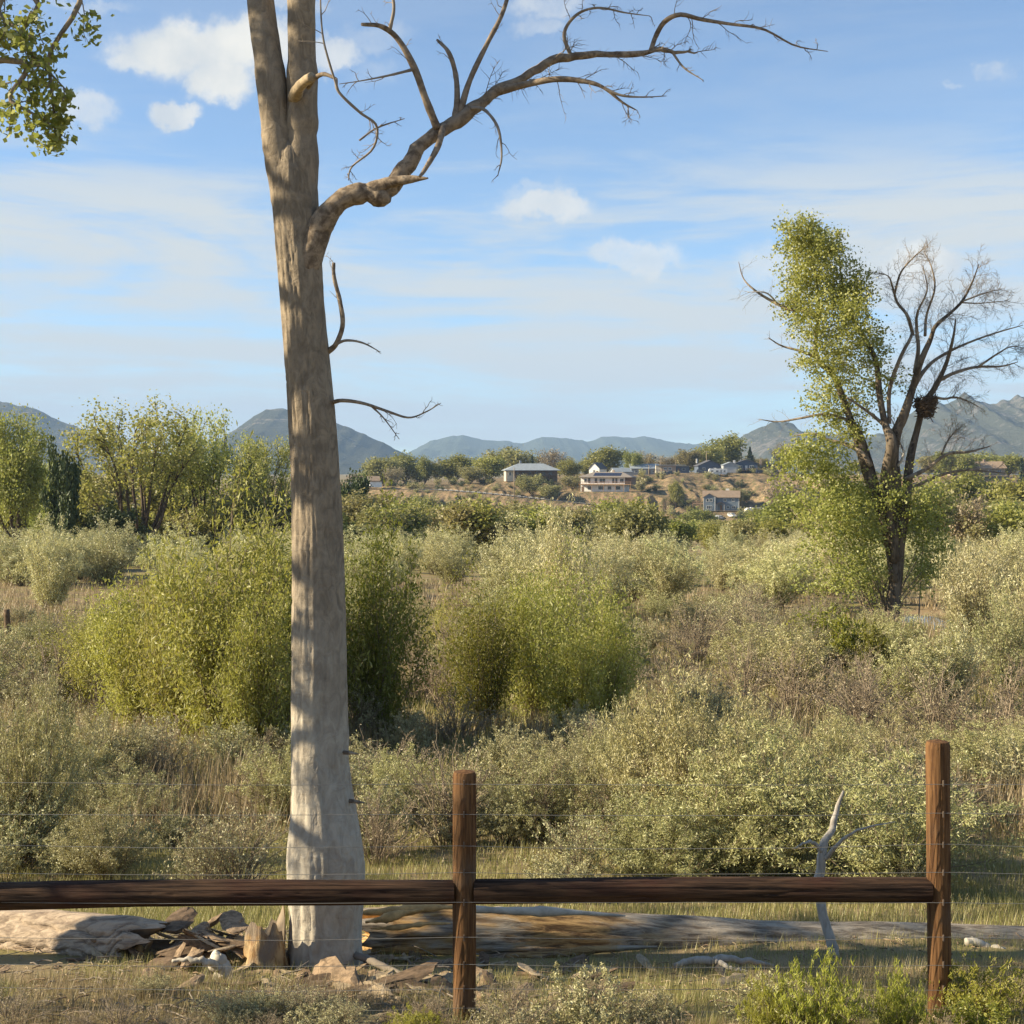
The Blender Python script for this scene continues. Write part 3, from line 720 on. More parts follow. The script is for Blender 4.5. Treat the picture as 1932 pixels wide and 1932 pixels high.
def rail(xa, xb, za, zb, ra, rb, seed):
    g = Geo(); n, s = 160, 64
    xs = np.linspace(xa, xb, n); th = np.arange(s) * 2 * math.pi / s
    rr = np.linspace(ra, rb, n)[:, None] * (1 + .10 * fbm(np.cos(th)[None] * 2 + xs[:, None] * 1.6, np.sin(th)[None] * 2 + seed, seed, 4) - .10 * np.clip(1 - np.abs(fbm(th[None] * 1.6 + .5 * fbm(xs[:, None] * 2, th[None], seed + 2, 2), xs[:, None] * .6, seed + 9, 2)) / .035, 0, 1))
    zc = np.linspace(za, zb, n) + .008 * np.sin(np.linspace(0, 3, n))
    V = np.stack([np.broadcast_to(xs[:, None], rr.shape), FY + rr * np.cos(th), zc[:, None] + rr * np.sin(th)], -1).reshape(-1, 3)
    i = np.arange(n - 1)[:, None] * s; j = np.arange(s)[None]; j2 = (j + 1) % s
    g.add(V, np.stack([i + j, i + j2, i + s + j2, i + s + j], -1).reshape(-1, 4))
    return g.mesh('rail', M['rail'])
o = child('rail', rail(P0x + .05, P1x - .05, zv(1692), zv(1683), .071, .062, 4), fence)
child('rail', rail(P1x + .05, P2x - .05, zv(1682), zv(1680), .064, .062, 8), fence)
wr = np.random.default_rng(3)
for k, v in enumerate((1473, 1531, 1588, 1640, 1696, 1762, 1812, 1857, 1895)):
    g = Geo(); xs = np.linspace(-7, 9, 120)
    seg = (xs - P1x) / (P2x - P1x); fr = seg - np.floor(seg)
    sag = -.018 * 4 * fr * (1 - fr) * wr.uniform(.2, 1.2)
    zz = zv(v) + sag + fbm(xs * .9, xs * 0 + k, 90 + k, 2) * .012
    g.tube(np.stack([xs, np.full(120, FY - .068), zz], 1), .0014, 5, cap=False)
    child('wire', g.mesh('wire', M['wire']), fence)
    for px in (P1x, P2x):
        sg = Geo(); sg.box((px, FY - .066, zv(v)), (.006, .012, .03)); child('staple', sg.mesh('staple', M['bark_metal'], False), fence)

# ---- fallen logs
m, t = mat('weathered_log'); co = objco(t)
f, _ = noise_n(t, co, 1.0, 8, .65, (1.8, 30, 30), .5); gsp, _ = noise_n(t, co, 1.6, 6, .65, (1, 2.5, 2.5)); sx = N(t, 'ShaderNodeSeparateXYZ'); t.links.new(co, sx.inputs[0])
c = mixc(t, sstep(t, f, .34, .60), (.15, .12, .09), (.42, .36, .28))
torn = sstep(t, math_n(t, 'ADD', sx.outputs[0], math_n(t, 'MULTIPLY', gsp, -1.6)), 1.1, -.5)
c2 = mixc(t, sstep(t, f, .36, .60), (.12, .07, .035), (.44, .28, .12))
c = mixc(t, math_n(t, 'MULTIPLY', torn, sstep(t, gsp, .40, .54)), c, c2)
M['log'] = finish(m, t, c, .9, f, .02, 1.0, .15)
m, t = mat('barkless_log'); co = objco(t)
f, _ = noise_n(t, co, 1.0, 8, .65, (2.0, 22, 22), .6)
c = mixc(t, sstep(t, f, .32, .60), (.20, .15, .11), (.46, .36, .26))
M['log_tan'] = finish(m, t, c, .9, f, .02, 1.0, .15)
def log_mesh(line, rad, seed, grooves=(), n=130, s=44, jag=0.0, rough=.1):
    P = smoothline(np.column_stack([line, rad]), n)
    T = np.gradient(P[:, :3], axis=0); T /= np.linalg.norm(T, axis=1)[:, None]
    A = np.cross(T, [0, 0, 1.0]); A /= np.linalg.norm(A, axis=1)[:, None]; B = np.cross(A, T)
    th = np.arange(s) * 2 * math.pi / s
    L = np.linspace(0, 1, n)
    rr = P[:, 3][:, None] * (1 + rough * fbm(np.cos(th)[None] * 2.2 + L[:, None] * 2, np.sin(th)[None] * 2.2 + L[:, None] * 5, seed, 4)
                            + rough * .6 * fbm(th[None] * 4, L[:, None] * 7, seed + 3, 3))
    for (a0, l0, l1, w0, dep, wv) in grooves:
        aa = a0 + wv * fbm(L * 9, L * 0, seed + 7, 3)
        dd = np.abs((th[None] - aa[:, None] + math.pi) % (2 * math.pi) - math.pi)
        env = np.clip((L - l0) / .06, 0, 1) * np.clip((l1 - L) / .10, 0, 1)
        rr = rr * (1 - dep * env[:, None] * np.clip(1 - dd / w0, 0, 1))
    sh = np.zeros((n, s))
    if jag:
        sh = jag * (vnoise(th * 2.6, th * 0 + seed, seed) + .6 * vnoise(th * 7, th * 0, seed + 2))[None] * np.clip(1 - L * 7, 0, 1)[:, None]
    V = P[:, None, :3] + rr[..., None] * (np.cos(th)[None, :, None] * A[:, None] + np.sin(th)[None, :, None] * B[:, None]) + sh[..., None] * T[:, None]
    i = np.arange(n - 1)[:, None] * s; j = np.arange(s)[None]; j2 = (j + 1) % s
    g = Geo(); g.add(V.reshape(-1, 3), np.stack([i + j, i + j2, i + s + j2, i + s + j], -1).reshape(-1, 4))
    for e, k in ((0, 0), (n - 1, (n - 1) * s)):
        ring = V[e]; cen = ring.mean(0) + (T[e] * (.10 if e == 0 else .0)) * (1 if jag else 0)
        ring2 = cen + (ring - cen) * .5 + T[e] * (.05 * (e == 0))
        VV = np.concatenate([ring, ring2, [cen]])
        qq = [(q, (q + 1) % s, s + (q + 1) % s, s + q) for q in range(s)]
        g.add(VV, qq, [(s + q, s + (q + 1) % s, 2 * s) for q in range(s)], mi=1)
    return g
A0 = [(672, 1768, 9.95, 53), (760, 1768, 10.0, 55), (900, 1767, 10.05, 57), (1050, 1770, 10.1, 52), (1250, 1778, 10.2, 48), (1450, 1780, 10.3, 44), (1650, 1779, 10.4, 39), (1850, 1782, 10.5, 35), (2100, 1788, 10.6, 31), (2400, 1796, 10.8, 26)]
line = np.array([at(u, v, y) for u, v, y, r in A0]); rad = np.array([r * y / FPX for u, v, y, r in A0])
lo = np.array([line[2][0], line[2][1], line[2][2]])
fl = thing('fallen_log', 'long grey weathered fallen log with a torn split left end, right of the trunk', 'log', tuple(lo))
gl = log_mesh(line, rad, 41, [(math.pi - .55, .0, .44, .16, .34, .8), (math.pi + .75, -.1, .36, .20, .42, .9), (math.pi + .15, .02, .26, .10, .24, .9), (math.pi - .1, .1, .34, .06, .18, .8), (math.pi - .9, .12, .7, .05, .16, .7), (math.pi + .4, .3, .8, .045, .13, .9), (math.pi - .3, .45, .95, .04, .12, .8)], 420, 110, .35, .15)
o = child('trunk', gl.mesh('log', [M['log'], M['raw_wood']]), fl)
def splinter(u0, v0, u1, v1, y, r, seed, m='raw_wood', dy=-.15):
    P = smoothline([(*at(u0, v0, y), r * .3), (*(at((2 * u0 + u1) / 3, (2 * v0 + v1) / 3 - 3, y) + [0, dy * .3, 0]), r), (*at((u0 + 2 * u1) / 3, (v0 + 2 * v1) / 3 - 2, y), r * .8), (*at(u1, v1, y), r * .2)], 24)
    g = Geo(); k = 1 + fbm(np.arange(24) * .5, np.zeros(24), seed, 3) * .6
    g.tube(P[:, :3], P[:, 3] * k, 9)
    return g.mesh('splinter', M[m])
for a in ((676, 1722, 860, 1712, 9.78, .035, 1), (690, 1740, 800, 1716, 9.72, .028, 2), (840, 1712, 1180, 1728, 9.82, .03, 3, 'bleached'), (700, 1752, 850, 1742, 9.7, .018, 4), (900, 1808, 1240, 1786, 9.78, .034, 5, 'log'), (690, 1800, 900, 1826, 9.7, .02, 6, 'stem')):
    child('splinter', splinter(*a), fl)
A1 = [(286, 1783, 9.55, 44), (240, 1781, 9.63, 50), (150, 1776, 9.82, 55), (0, 1766, 10.15, 58), (-250, 1750, 10.7, 60), (-600, 1728, 11.5, 60), (-900, 1712, 12.2, 58)]
line = np.array([at(u, v, y) for u, v, y, r in A1]); rad = np.array([r * y / FPX for u, v, y, r in A1])
tl = thing('fallen_log', 'thick tan barkless log with a rotten end, at lower left under the rail', 'log', tuple(line[2]))
gl = log_mesh(line, rad, 63, [(math.pi + .4, .02, .6, .06, .16, .8), (math.pi, .05, .8, .05, .14, .9), (math.pi - .7, .0, .5, .07, .16, .9), (math.pi - .35, .03, .4, .04, .12, .8), (math.pi + .8, .0, .4, .05, .14, .8)], 340, 100, .35, .16)
child('trunk', gl.mesh('log', [M['log_tan'], M['stem']]), tl)
# limb stub standing on its near side
g = Geo(); P = smoothline([(*at(262, 1790, 9.55), .035), (*at(256, 1815, 9.45), .04), (*at(246, 1845, 9.4), .03)], 10); g.tube(P[:, :3], P[:, 3], 9)
child('limb_stub', g.mesh('limb_stub', M['raw_wood']), tl)

# rotten stump against the trunk
def stump():
    g = Geo(); n, s = 24, 26
    b = at(503, 1862, 9.15); b[2] = gz(b[0], b[1]) - .1
    zt = zv(1712, 9.15)
    th = np.arange(s) * 2 * math.pi / s; h = (zt - b[2]) * (.80 + .42 * vnoise(th * 2.2, th * 0 + 4, 4) + .25 * vnoise(th * 6, th * 0, 9))
    L = np.linspace(0, 1, n)[:, None]
    rr = (.175 - .05 * L) * (1 + .3 * fbm(np.cos(th)[None] * 2, np.sin(th)[None] * 2 + L * 3, 14, 3))
    V = np.stack([b[0] + rr * np.cos(th) * .85, b[1] + rr * np.sin(th), b[2] + L * h[None]], -1).reshape(-1, 3)
    i = np.arange(n - 1)[:, None] * s; j = np.arange(s)[None]; j2 = (j + 1) % s
    g.add(V, np.stack([i + j, i + j2, i + s + j2, i + s + j], -1).reshape(-1, 4))
    ring = V[-s:]; g.add(np.concatenate([ring, [[b[0], b[1], b[2] + h.min() * .7]]]), None, [(k, (k + 1) % s, s) for k in range(s)], mi=1)
    return g, b
g, b = stump()
m, t = mat('rotten_stump'); co = objco(t); f, _ = noise_n(t, co, 1.0, 8, .65, (22, 22, 3), .5); sx = N(t, 'ShaderNodeTexNoise'); setin(sx, 'Scale', 5.0); t.links.new(co, sx.inputs['Vector'])
c = mixc(t, sstep(t, f, .36, .6), (.22, .12, .05), (.46, .33, .18)); c = mixc(t, sstep(t, sx.outputs[0], .48, .60), c, (.24, .19, .14))
M['stump'] = finish(m, t, c, .95, f, .03, 1.0, .1)
st = thing('rotten_stump', 'jagged orange rotten stump touching the left side of the bare trunk', 'stump', tuple(b)); child('trunk', g.mesh('stump', [M['stump'], M['stem']]), st)

# forked dead stick leaning on the log
def stick(name, label, lines, m, grp=None, cat='stick'):
    base = np.array(lines[0][0][:3]); th_ = thing(name, label, cat, tuple(base), 0, grp)
    for k, ln in enumerate(lines):
        P = smoothline(ln, 36); g = Geo(); dd = np.abs(P[-1] - P[0]); P[:, 2 if dd[0] > dd[2] else 0] += fbm(np.arange(36) * .35, np.zeros(36), k + 31, 3) * P[:, 3] * .9; P[:, 1] += fbm(np.arange(36) * .35, np.zeros(36) + 9, k + 31, 3) * P[:, 3] * .7; g.tube(P[:, :3], P[:, 3] * (1 + .07 * fbm(np.arange(36) * .5, np.zeros(36), k + 3, 3)), 10)
        child('trunk' if k == 0 else 'branch', g.mesh('stick', M[m]), th_)
    return th_
def A_(u, v, y, r): return (*at(u, v, y), r * y / FPX)
stick('forked_snag', 'grey forked dead snag standing in front of the log, left of the right post', [
    [A_(1580, 1822, 9.65, 10), A_(1565, 1780, 9.7, 10), A_(1552, 1730, 9.75, 9), A_(1546, 1660, 9.8, 9), A_(1551, 1608, 9.8, 8.5), A_(1566, 1572, 9.85, 7), A_(1578, 1530, 9.9, 5), A_(1592, 1492, 9.9, 2)],
    [A_(1550, 1604, 9.8, 4.5), A_(1528, 1588, 9.75, 3), A_(1498, 1601, 9.7, 1)],
    [A_(1556, 1622, 9.8, 5), A_(1582, 1592, 9.7, 3.6), A_(1620, 1566, 9.6, 2.4), A_(1690, 1550, 9.5, .8)]], 'snag_grey', cat='snag')
stick('branch_stub', 'short pale bent branch stub standing in the litter left of the trunk', [
    [A_(432, 1880, 8.7, 17), A_(424, 1845, 8.7, 16), A_(412, 1818, 8.7, 15), A_(404, 1800, 8.72, 9)], [A_(414, 1826, 8.68, 8), A_(380, 1812, 8.6, 6), A_(325, 1812, 8.6, 3)]], 'bleached')
stick('fallen_branch', 'pale broken branch lying in grass below the log middle', [
    [A_(1270, 1822, 9.3, 5), A_(1330, 1812, 9.3, 8), A_(1400, 1812, 9.3, 6), A_(1460, 1822, 9.3, 3)], [A_(1350, 1812, 9.28, 6), A_(1380, 1828, 9.2, 4), A_(1410, 1832, 9.2, 2)]], 'snag_grey', cat='branch')
stick('fallen_branch', 'brown dead branch slanting across shade between trunk and first post', [
    [A_(668, 1800, 9.2, 7), A_(740, 1832, 9.0, 7), A_(820, 1852, 8.8, 6), A_(880, 1862, 8.7, 4)], [A_(760, 1838, 9.0, 4), A_(800, 1826, 8.9, 3), A_(850, 1824, 8.9, 1)]], 'twig_bark', cat='branch')
stick('fallen_branch', 'pale forked branch on the log beside the far right edge', [
    [A_(1822, 1776, 10.1, 8), A_(1860, 1786, 10.1, 8), A_(1910, 1800, 10.0, 6), A_(1980, 1815, 9.9, 4)], [A_(1880, 1804, 10, 4), A_(1930, 1796, 10, 4), A_(1990, 1790, 9.9, 2)]], 'bleached', cat='branch')

# bark and rotten wood littering the ground round the trunk
def chunk_mesh(seed, m, flat=.35):
    r = np.random.default_rng(seed); g = Geo()
    n, s = 7, 9
    x = np.linspace(-.5, .5, n); th = np.arange(s) * 2 * math.pi / s
    x = x * 1.5; rad = .26 * np.sqrt(np.clip(1 - (1.333 * x) ** 6, .2, 1))[:, None] * r.uniform(.6, 1.3, (n, s))
    V = np.stack([np.broadcast_to(x[:, None], rad.shape) + r.normal(size=rad.shape) * .04, rad * np.cos(th), rad * np.sin(th) * flat * .55 + .12 * (x[:, None] ** 2)], -1).reshape(-1, 3)
    i = np.arange(n - 1)[:, None] * s; j = np.arange(s)[None]; j2 = (j + 1) % s
    g.add(V, np.stack([i + j, i + j2, i + s + j2, i + s + j], -1).reshape(-1, 4))
    for e in (0, n - 1):
        g.add(np.concatenate([V[e * s:e * s + s], [V[e * s:e * s + s].mean(0)]]), None, [(k, (k + 1) % s, s) for k in range(s)])
    return g.mesh('bark_chunk', m, False)
M['bark_old'] = plain('old_bark', (.32, .225, .14), .95, .5, 9.0)
M['bark_dark'] = plain('dark_bark', (.17, .115, .07), .95, .5, 9.0)
M['chip'] = plain('wood_chip', (.40, .31, .20), .9, .35, 9.0)
chunks = [chunk_mesh(s, M[mm], fl) for s, mm, fl in ((1, 'bark_old', .35), (2, 'bark_dark', .5), (3, 'chip', .3), (4, 'bark_old', .6), (5, 'bark_dark', .35), (6, 'chip', .4))]
r5 = np.random.default_rng(77)
BIG = [(338, 1742, 9.7, .34, 1, 'dark hollow bark slab against the rotten end of the left log'), (372, 1758, 9.5, .2, 3, 'pale rounded bark lump beside the rotten log end'), (440, 1745, 9.5, .30, 0, 'tan bark slab leaning between left log and stump'), (455, 1790, 9.3, .24, 2, 'pale chip of wood at the foot of the orange stump'), (400, 1768, 9.4, .26, 0, 'ragged brown bark plate in the litter heap centre'),
       (330, 1838, 9.2, .46, 1, 'dark rotted wood lump in shade under the left log end'), (740, 1880, 8.5, .42, 4, 'dark grey bark slab on the ground left of the first post'), (640, 1880, 8.6, .36, 3, 'rough grey bark roll at the foot of the bare trunk'), (905, 1848, 8.9, .18, 2, 'pale wood chip just right of the first post foot'), (1010, 1862, 9.0, .22, 5, 'tan flat wood chip under the split log')]
for u, v, y, sz, k, lab in BIG:
    p = at(u, v, y); p[2] = max(gz(p[0], p[1]) + sz * .10, p[2])
    o = link('bark_chunk', chunks[k], None, tuple(p), r5.uniform(0, 6), (sz, sz, sz)); o.rotation_euler[0] = r5.uniform(-.5, .5); tag(o, lab, 'bark piece', 'bark pieces around the trunk')
for k in range(120):
    u = r5.uniform(250, 1150) if k < 40 else (r5.normal(700, 90) if k < 95 else r5.uniform(0, 1400)); y = r5.uniform(8.1, 9.7)
    x = (u - CU) * y / FPX; sz = r5.uniform(.08, .26)
    o = link('bark_chunk', chunks[r5.integers(0, 6)], None, (x, y, gz(x, y) + sz * .08), r5.uniform(0, 6), (sz, sz * r5.uniform(.6, 1), sz)); o.rotation_euler[0] = r5.uniform(-.5, .5)
    FILL.append((o, 'small loose bark piece', 'bark piece', 'loose bark litter', u, y))
# heap of rotten wood raising the litter between the left log and the stump
for k in range(44):
    u = r5.normal(405, 75); y = r5.uniform(9.1, 9.85)
    x = (u - CU) * y / FPX; sz = r5.uniform(.10, .26)
    o = link('bark_chunk', chunks[r5.integers(0, 6)], None, (x, y, gz(x, y) + r5.uniform(.0, .20) * max(0, 1 - abs(u - 405) / 150)), r5.uniform(0, 6), (sz * 1.3, sz * r5.uniform(.4, .8), sz)); o.rotation_euler[0] = r5.uniform(-.9, .9); o.rotation_euler[1] = r5.uniform(-.6, .6)
    FILL.append((o, 'ragged bark piece heaped', 'bark piece', 'heap of rotten bark', u, y))
# sticks and chips too many to count
r6 = np.random.default_rng(15); g = Geo()
for k in range(2400):
    y = r6.uniform(6.2, 10.6); u = r6.uniform(-150, 2080) if k % 3 else r6.normal(520, 330); x = (u - CU) * y / FPX
    L = r6.uniform(.012, .06) * (1 if k % 9 else 2.2); a = r6.uniform(0, 6.283); tl = r6.normal() * .12; z = gz(x, y) + .012 + abs(tl) * L
    d = np.array([math.cos(a), math.sin(a), tl]) * L
    g.tube(np.array([[x, y, z] - d, [x + r6.normal() * .01, y, z + .01], [x, y, z] + d]), r6.uniform(.002, .0055), 4, k % 3, cap=False)
stuff(link('litter', g.mesh('litter', [M['twig_bark'], M['bark_old'], M['chip']])), 'broken twigs and chips of wood littering the ground by the fence', 'litter')
# weathered post far off at the left
x, y = (18 - CU) * 54 / FPX, 54.0
g = Geo(); P = np.array([[0, 0, -.4], [-.05, 0, .5], [-.11, 0, 1.0]]); z0 = zv(1200, 54); P[:, 2] = [gz(x, y) - .3, z0, zv(1150, 54)]
P[:, 2] -= gz(x, y); g.tube(smoothline(P, 10), np.linspace(.13, .11, 10), 12)
o = link('old_post', g.mesh('old_post', M['bark_dark']), None, (x, y, gz(x, y))); tag(o, 'small dark leaning fence post in dry grass by the left edge', 'post')
# ------------------------------------------------------------------ plants
def shrub_proto(seed, H, W, nstem, ntw, twL, nleaf, size, aspect, lmat, smat, leaf_from=.2, spread=.05, up=.3, stem_r=.02, sub=0, flat=.55, clump=0.0):
    r = np.random.default_rng(seed)
    g = Geo(); C = []
    for k in range(nstem):
        a = r.uniform(0, 2 * math.pi); rho = W / 2 * math.sqrt(r.uniform(.0, 1)) * r.uniform(.75, 1.05)
        h = H * (1 - flat * (rho / (W / 2)) ** 2) * r.uniform(.55, 1.02)
        b = np.array([math.cos(a) * rho * .18, math.sin(a) * rho * .18, -.12 * H * .3])
        e = np.array([math.cos(a) * rho, math.sin(a) * rho, h])
        mid = b * .45 + e * .55 + np.array([0, 0, .10 * H]) + r.normal(size=3) * W * .05
        q = b * .8 + e * .2 + np.array([0, 0, .08 * H]) + r.normal(size=3) * W * .02
        P = smoothline([b, q, mid, e], 12)
        g.tube(P, np.linspace(stem_r, stem_r * .2, 12), 4, cap=False)
        ends = [P[4:]]
        twigs(r, g, P, stem_r * .3, ntw, twL, sub, .16, .03, leaf_from, 3, ends, (.35, .9), .5)
        for E in ends:
            n = int(nleaf * r.uniform(.3, 1.6))
            i = r.uniform(0, len(E) - 1.001, n); i0 = i.astype(int); f = (i - i0)[:, None]
            C.append(E[i0] * (1 - f) + E[i0 + 1] * f + r.normal(size=(n, 3)) * spread)
    lg = Geo(); C = np.concatenate(C); C = C[C[:, 2] > .04 * H]
    V, Q = leaves(r, C, size, aspect, up); lg.add(V, Q)
    return g.mesh('stems', smat), lg.mesh('foliage', lmat, False), H, W
def brush_proto(seed, H, W, nstem, lmat=None, nl=500):
    r = np.random.default_rng(seed); g = Geo(); ends = []
    for k in range(nstem):
        a = r.uniform(0, 2 * math.pi); rho = W / 2 * math.sqrt(r.uniform(0, 1)); h = H * (1 - .5 * (rho / W * 2) ** 2) * r.uniform(.5, 1.05)
        P = smoothline([(math.cos(a) * rho * .15, math.sin(a) * rho * .15, -.1), (math.cos(a) * rho * .5, math.sin(a) * rho * .5, h * .6), (math.cos(a) * rho, math.sin(a) * rho, h)], 9) + r.normal(size=(9, 3)) * .02
        g.tube(P, np.linspace(.014, .005, 9), 4, cap=False)
        twigs(r, g, P, .0055, 8, .5, 1, .2, .03, .2, 3, ends, (.3, .9), .5)
    lg = Geo(); C = np.concatenate([E[r.integers(1, len(E), max(1, nl // len(ends) + 1))] for E in ends]); C = C + r.normal(size=C.shape) * .03
    V, Q = leaves(r, C, .05, .4, .3); lg.add(V, Q)
    return g.mesh('stems', M['twig_brush']), lg.mesh('foliage', lmat or M['far_brown'], False), H, W
def tree_proto(seed, H, W, nlimb, nleaf, size, lmat, bmat, trunk_h=.15, trunk_r=.25, lean=.55, clump=.5, levels=1, airy=1.0, narrow=0.0, twn=9, t0=.3):
    """spreading tree: short trunk, fanning limbs, leaves in clumps round the outer twigs"""
    r = np.random.default_rng(seed); g = Geo(); ends = []
    tp = smoothline([(0, 0, -.4), (r.normal() * .1, r.normal() * .1, H * trunk_h * .6), (r.normal() * .2, r.normal() * .2, H * trunk_h)], 8)
    g.tube(tp, np.linspace(trunk_r * 1.15, trunk_r * .85, 8), 9)
    for k in range(nlimb):
        a = k * 2.4 + r.uniform(-.5, .5); rho = W / 2 * (0.25 + .75 * ((k + .5) / nlimb) ** .7) * r.uniform(.7, 1.0)
        e = np.array([math.cos(a) * rho, math.sin(a) * rho, H * (1 - .38 * (rho / W * 2) ** 2) * r.uniform(.78, 1.0)])
        s = tp[-1 - (k % 3)]
        P = smoothline([s, s * .7 + e * .3 + np.array([math.cos(a) * rho * .08, math.sin(a) * rho * .08, -.02 * H]), s * .35 + e * .65 + r.normal(size=3) * H * .02, e], 14)
        g.tube(P, np.linspace(trunk_r * .5, trunk_r * .06, 14), 6, cap=False)
        ends.append(P[8:])
        twigs(r, g, P, trunk_r * .12, twn, H * .24, levels, .16, .05, t0, 4, ends, (.35, .85), .55)
    C = []
    per = nleaf / len(ends)
    for E in ends:
        n = max(1, int(per * r.uniform(.3, 1.7)))
        c = E[-1] * .6 + E[len(E) // 2] * .4
        i = r.integers(max(0, len(E) // 3), len(E), n)
        C.append(E[i] * .75 + c * .25 + r.normal(size=(n, 3)) * clump * airy)
    lg = Geo(); V, Q = leaves(r, np.concatenate(C), size, .7, .1); lg.add(V, Q)
    return g.mesh('trunk', bmat), lg.mesh('crown', lmat, False), H, W
def conifer_proto(seed, H, W, lmat, n=2600):
    r = np.random.default_rng(seed); g = Geo(); g.tube([(0, 0, -.3), (0, 0, H * .5), (0, 0, H)], [.05 * W, .03 * W, .01], 7)
    t = r.uniform(.06, 1, n) ** 1.15; lay = np.round(t * 15) / 15
    rad = W / 2 * (1 - t) * (r.uniform(.2, 1, n) ** .5) * (1 + .25 * np.sin(lay * 40)); a = r.uniform(0, 2 * math.pi, n)
    C = np.stack([rad * np.cos(a), rad * np.sin(a), t * H - .10 * rad], 1)
    lg = Geo(); V, Q = leaves(r, C, H * .07, .5, -.2); lg.add(V, Q)
    return g.mesh('trunk', M['stem']), lg.mesh('crown', lmat, False), H, W

PROTO = {}
PROTO['willow'] = [shrub_proto(100 + k, 4.2, 4.2, 44, 10, 1.3, 44, .11, .32, M['willow'], M['stem'], .15, .17, .05, flat=.66) for k in range(3)]
PROTO['willow_dark'] = [shrub_proto(120 + k, 4.2, 3.8, 40, 10, 1.2, 42, .11, .32, M['willow_dark'], M['stem'], .12, .17, .05, flat=.66) for k in range(2)]
PROTO['olive'] = [shrub_proto(140 + k, 4.4, 4.6, 56, 10, .75, 34, .11, .30, M['olive'], M['stem'], .12, .075, .5, flat=.55) for k in range(4)]
PROTO['olive_dark'] = [shrub_proto(160 + k, 4.4, 4.6, 50, 9, .72, 30, .10, .38, M['olive_dark'], M['stem'], .12, .075, .45, flat=.55) for k in range(2)]
PROTO['plume'] = [shrub_proto(180 + k, 2.3, 2.9, 60, 11, .44, 36, .052, .30, M['plume'], M['stem'], .1, .034, .7, .012, flat=.5) for k in range(3)]
PROTO['sage'] = [shrub_proto(200 + k, 1.0, 1.3, 60, 7, .17, 22, .034, .40, M['sage'], M['stem'], .3, .014, .7, .008, flat=.5) for k in range(3)]
PROTO['rabbit'] = [shrub_proto(220 + k, .55, .9, 70, 5, .14, 14, .036, .2, M['rabbit'], M['stem'], .3, .011, 1.2, .004, flat=.5) for k in range(2)]
PROTO['green_low'] = [shrub_proto(230 + k, 1.4, 2.6, 44, 8, .4, 20, .08, .5, M['willow_dark'], M['stem'], .1, .05, .2, .012, flat=.6) for k in range(2)]
PROTO['brush'] = [brush_proto(240 + k, 1.6, 2.3, 34) for k in range(2)] + [brush_proto(246, 1.6, 2.3, 34, M['sage'], 2600)]
PROTO['cotton'] = [tree_proto(260 + k, 15, 16, 12, 13000, .25, M['cotton_lit'], M['dark_limb'], .09, .42, .6, .55, 1, twn=9, t0=.5) for k in range(3)]
PROTO['cotton_tall'] = [tree_proto(270 + k, 15, 9, 13, 19000, .26, M['cotton_lit'], M['dark_limb'], .2, .3, .5, .6, 1) for k in range(2)]
PROTO['far_green'] = [tree_proto(280 + k, 9, 8, 13, 6500, .42, M['far_green'], M['dark_limb'], .10, .20, .5, .62, 1, twn=7) for k in range(4)]
PROTO['far_olive'] = [tree_proto(290 + k, 9, 9, 13, 6500, .42, M['far_olive'], M['dark_limb'], .10, .20, .5, .62, 1, twn=7) for k in range(3)]
PROTO['far_brown'] = [tree_proto(300 + k, 9, 9, 15, 4200, .30, M['far_brown'], M['twig_brush'], .12, .2, .5, .5, 1, twn=8) for k in range(2)]
PROTO['dark_tree'] = [tree_proto(310 + k, 9, 8, 13, 8000, .38, M['juniper'], M['dark_limb'], .12, .22, .5, .45, 1, twn=6) for k in range(2)]
PROTO['juniper'] = [shrub_proto(320 + k, 3.0, 2.8, 30, 7, .5, 22, .16, .5, M['juniper'], M['stem'], .05, .1, .3, .03, flat=.6) for k in range(2)]
PROTO['conifer'] = [conifer_proto(330 + k, 10, 6, M['conifer']) for k in range(2)]
PROTO['scrub'] = [shrub_proto(340 + k, 1.3, 2.0, 16, 4, .4, 9, .16, .5, M[mm], M['stem'], .1, .1, .4, .02, flat=.6) for k, mm in enumerate(('olive_dark', 'far_olive', 'juniper'))]
PARTS = {k: ('trunk', 'crown') for k in ('cotton', 'cotton_tall', 'far_green', 'far_olive', 'far_brown', 'dark_tree', 'conifer')}
for k in PROTO: random.Random(k).random()
prs = np.random.default_rng(99)
cnt = {}
NAMES = {'willow': ('willow_shrub', 'shrub'), 'willow_dark': ('willow_shrub', 'shrub'), 'olive': ('olive_shrub', 'shrub'), 'olive_dark': ('olive_shrub', 'shrub'), 'plume': ('silver_shrub', 'shrub'),
         'sage': ('sagebrush', 'shrub'), 'rabbit': ('rabbitbrush', 'shrub'), 'green_low': ('low_shrub', 'shrub'), 'brush': ('bare_bush', 'bush'), 'cotton': ('cottonwood_tree', 'tree'), 'cotton_tall': ('cottonwood_tree', 'tree'),
         'far_green': ('leafy_tree', 'tree'), 'far_olive': ('grey_green_tree', 'tree'), 'far_brown': ('budding_tree', 'tree'), 'dark_tree': ('dark_tree', 'tree'), 'juniper': ('juniper_shrub', 'shrub'), 'conifer': ('spruce_tree', 'tree'), 'scrub': ('scrub_bush', 'bush')}
def put(kind, x, y, z, H, W, label, group=None, whole=False, var=None):
    pr = PROTO[kind]
    k = cnt.get(kind, 0); cnt[kind] = k + 1
    st, lf, H0, W0 = pr[(k if var is None else var) % len(pr)]
    nm, cat = NAMES[kind]
    o = thing(nm, label, cat, (x, y, z), prs.uniform(0, 6.283), group, (W / W0, W / W0, H / H0))
    a, b = PARTS.get(kind, ('stems', 'foliage'))
    link(a, st, o); link(b, lf, o)
    return o
def fill(look, group, o, u, y):
    FILL.append((o, look, o['category'], group, u, y))
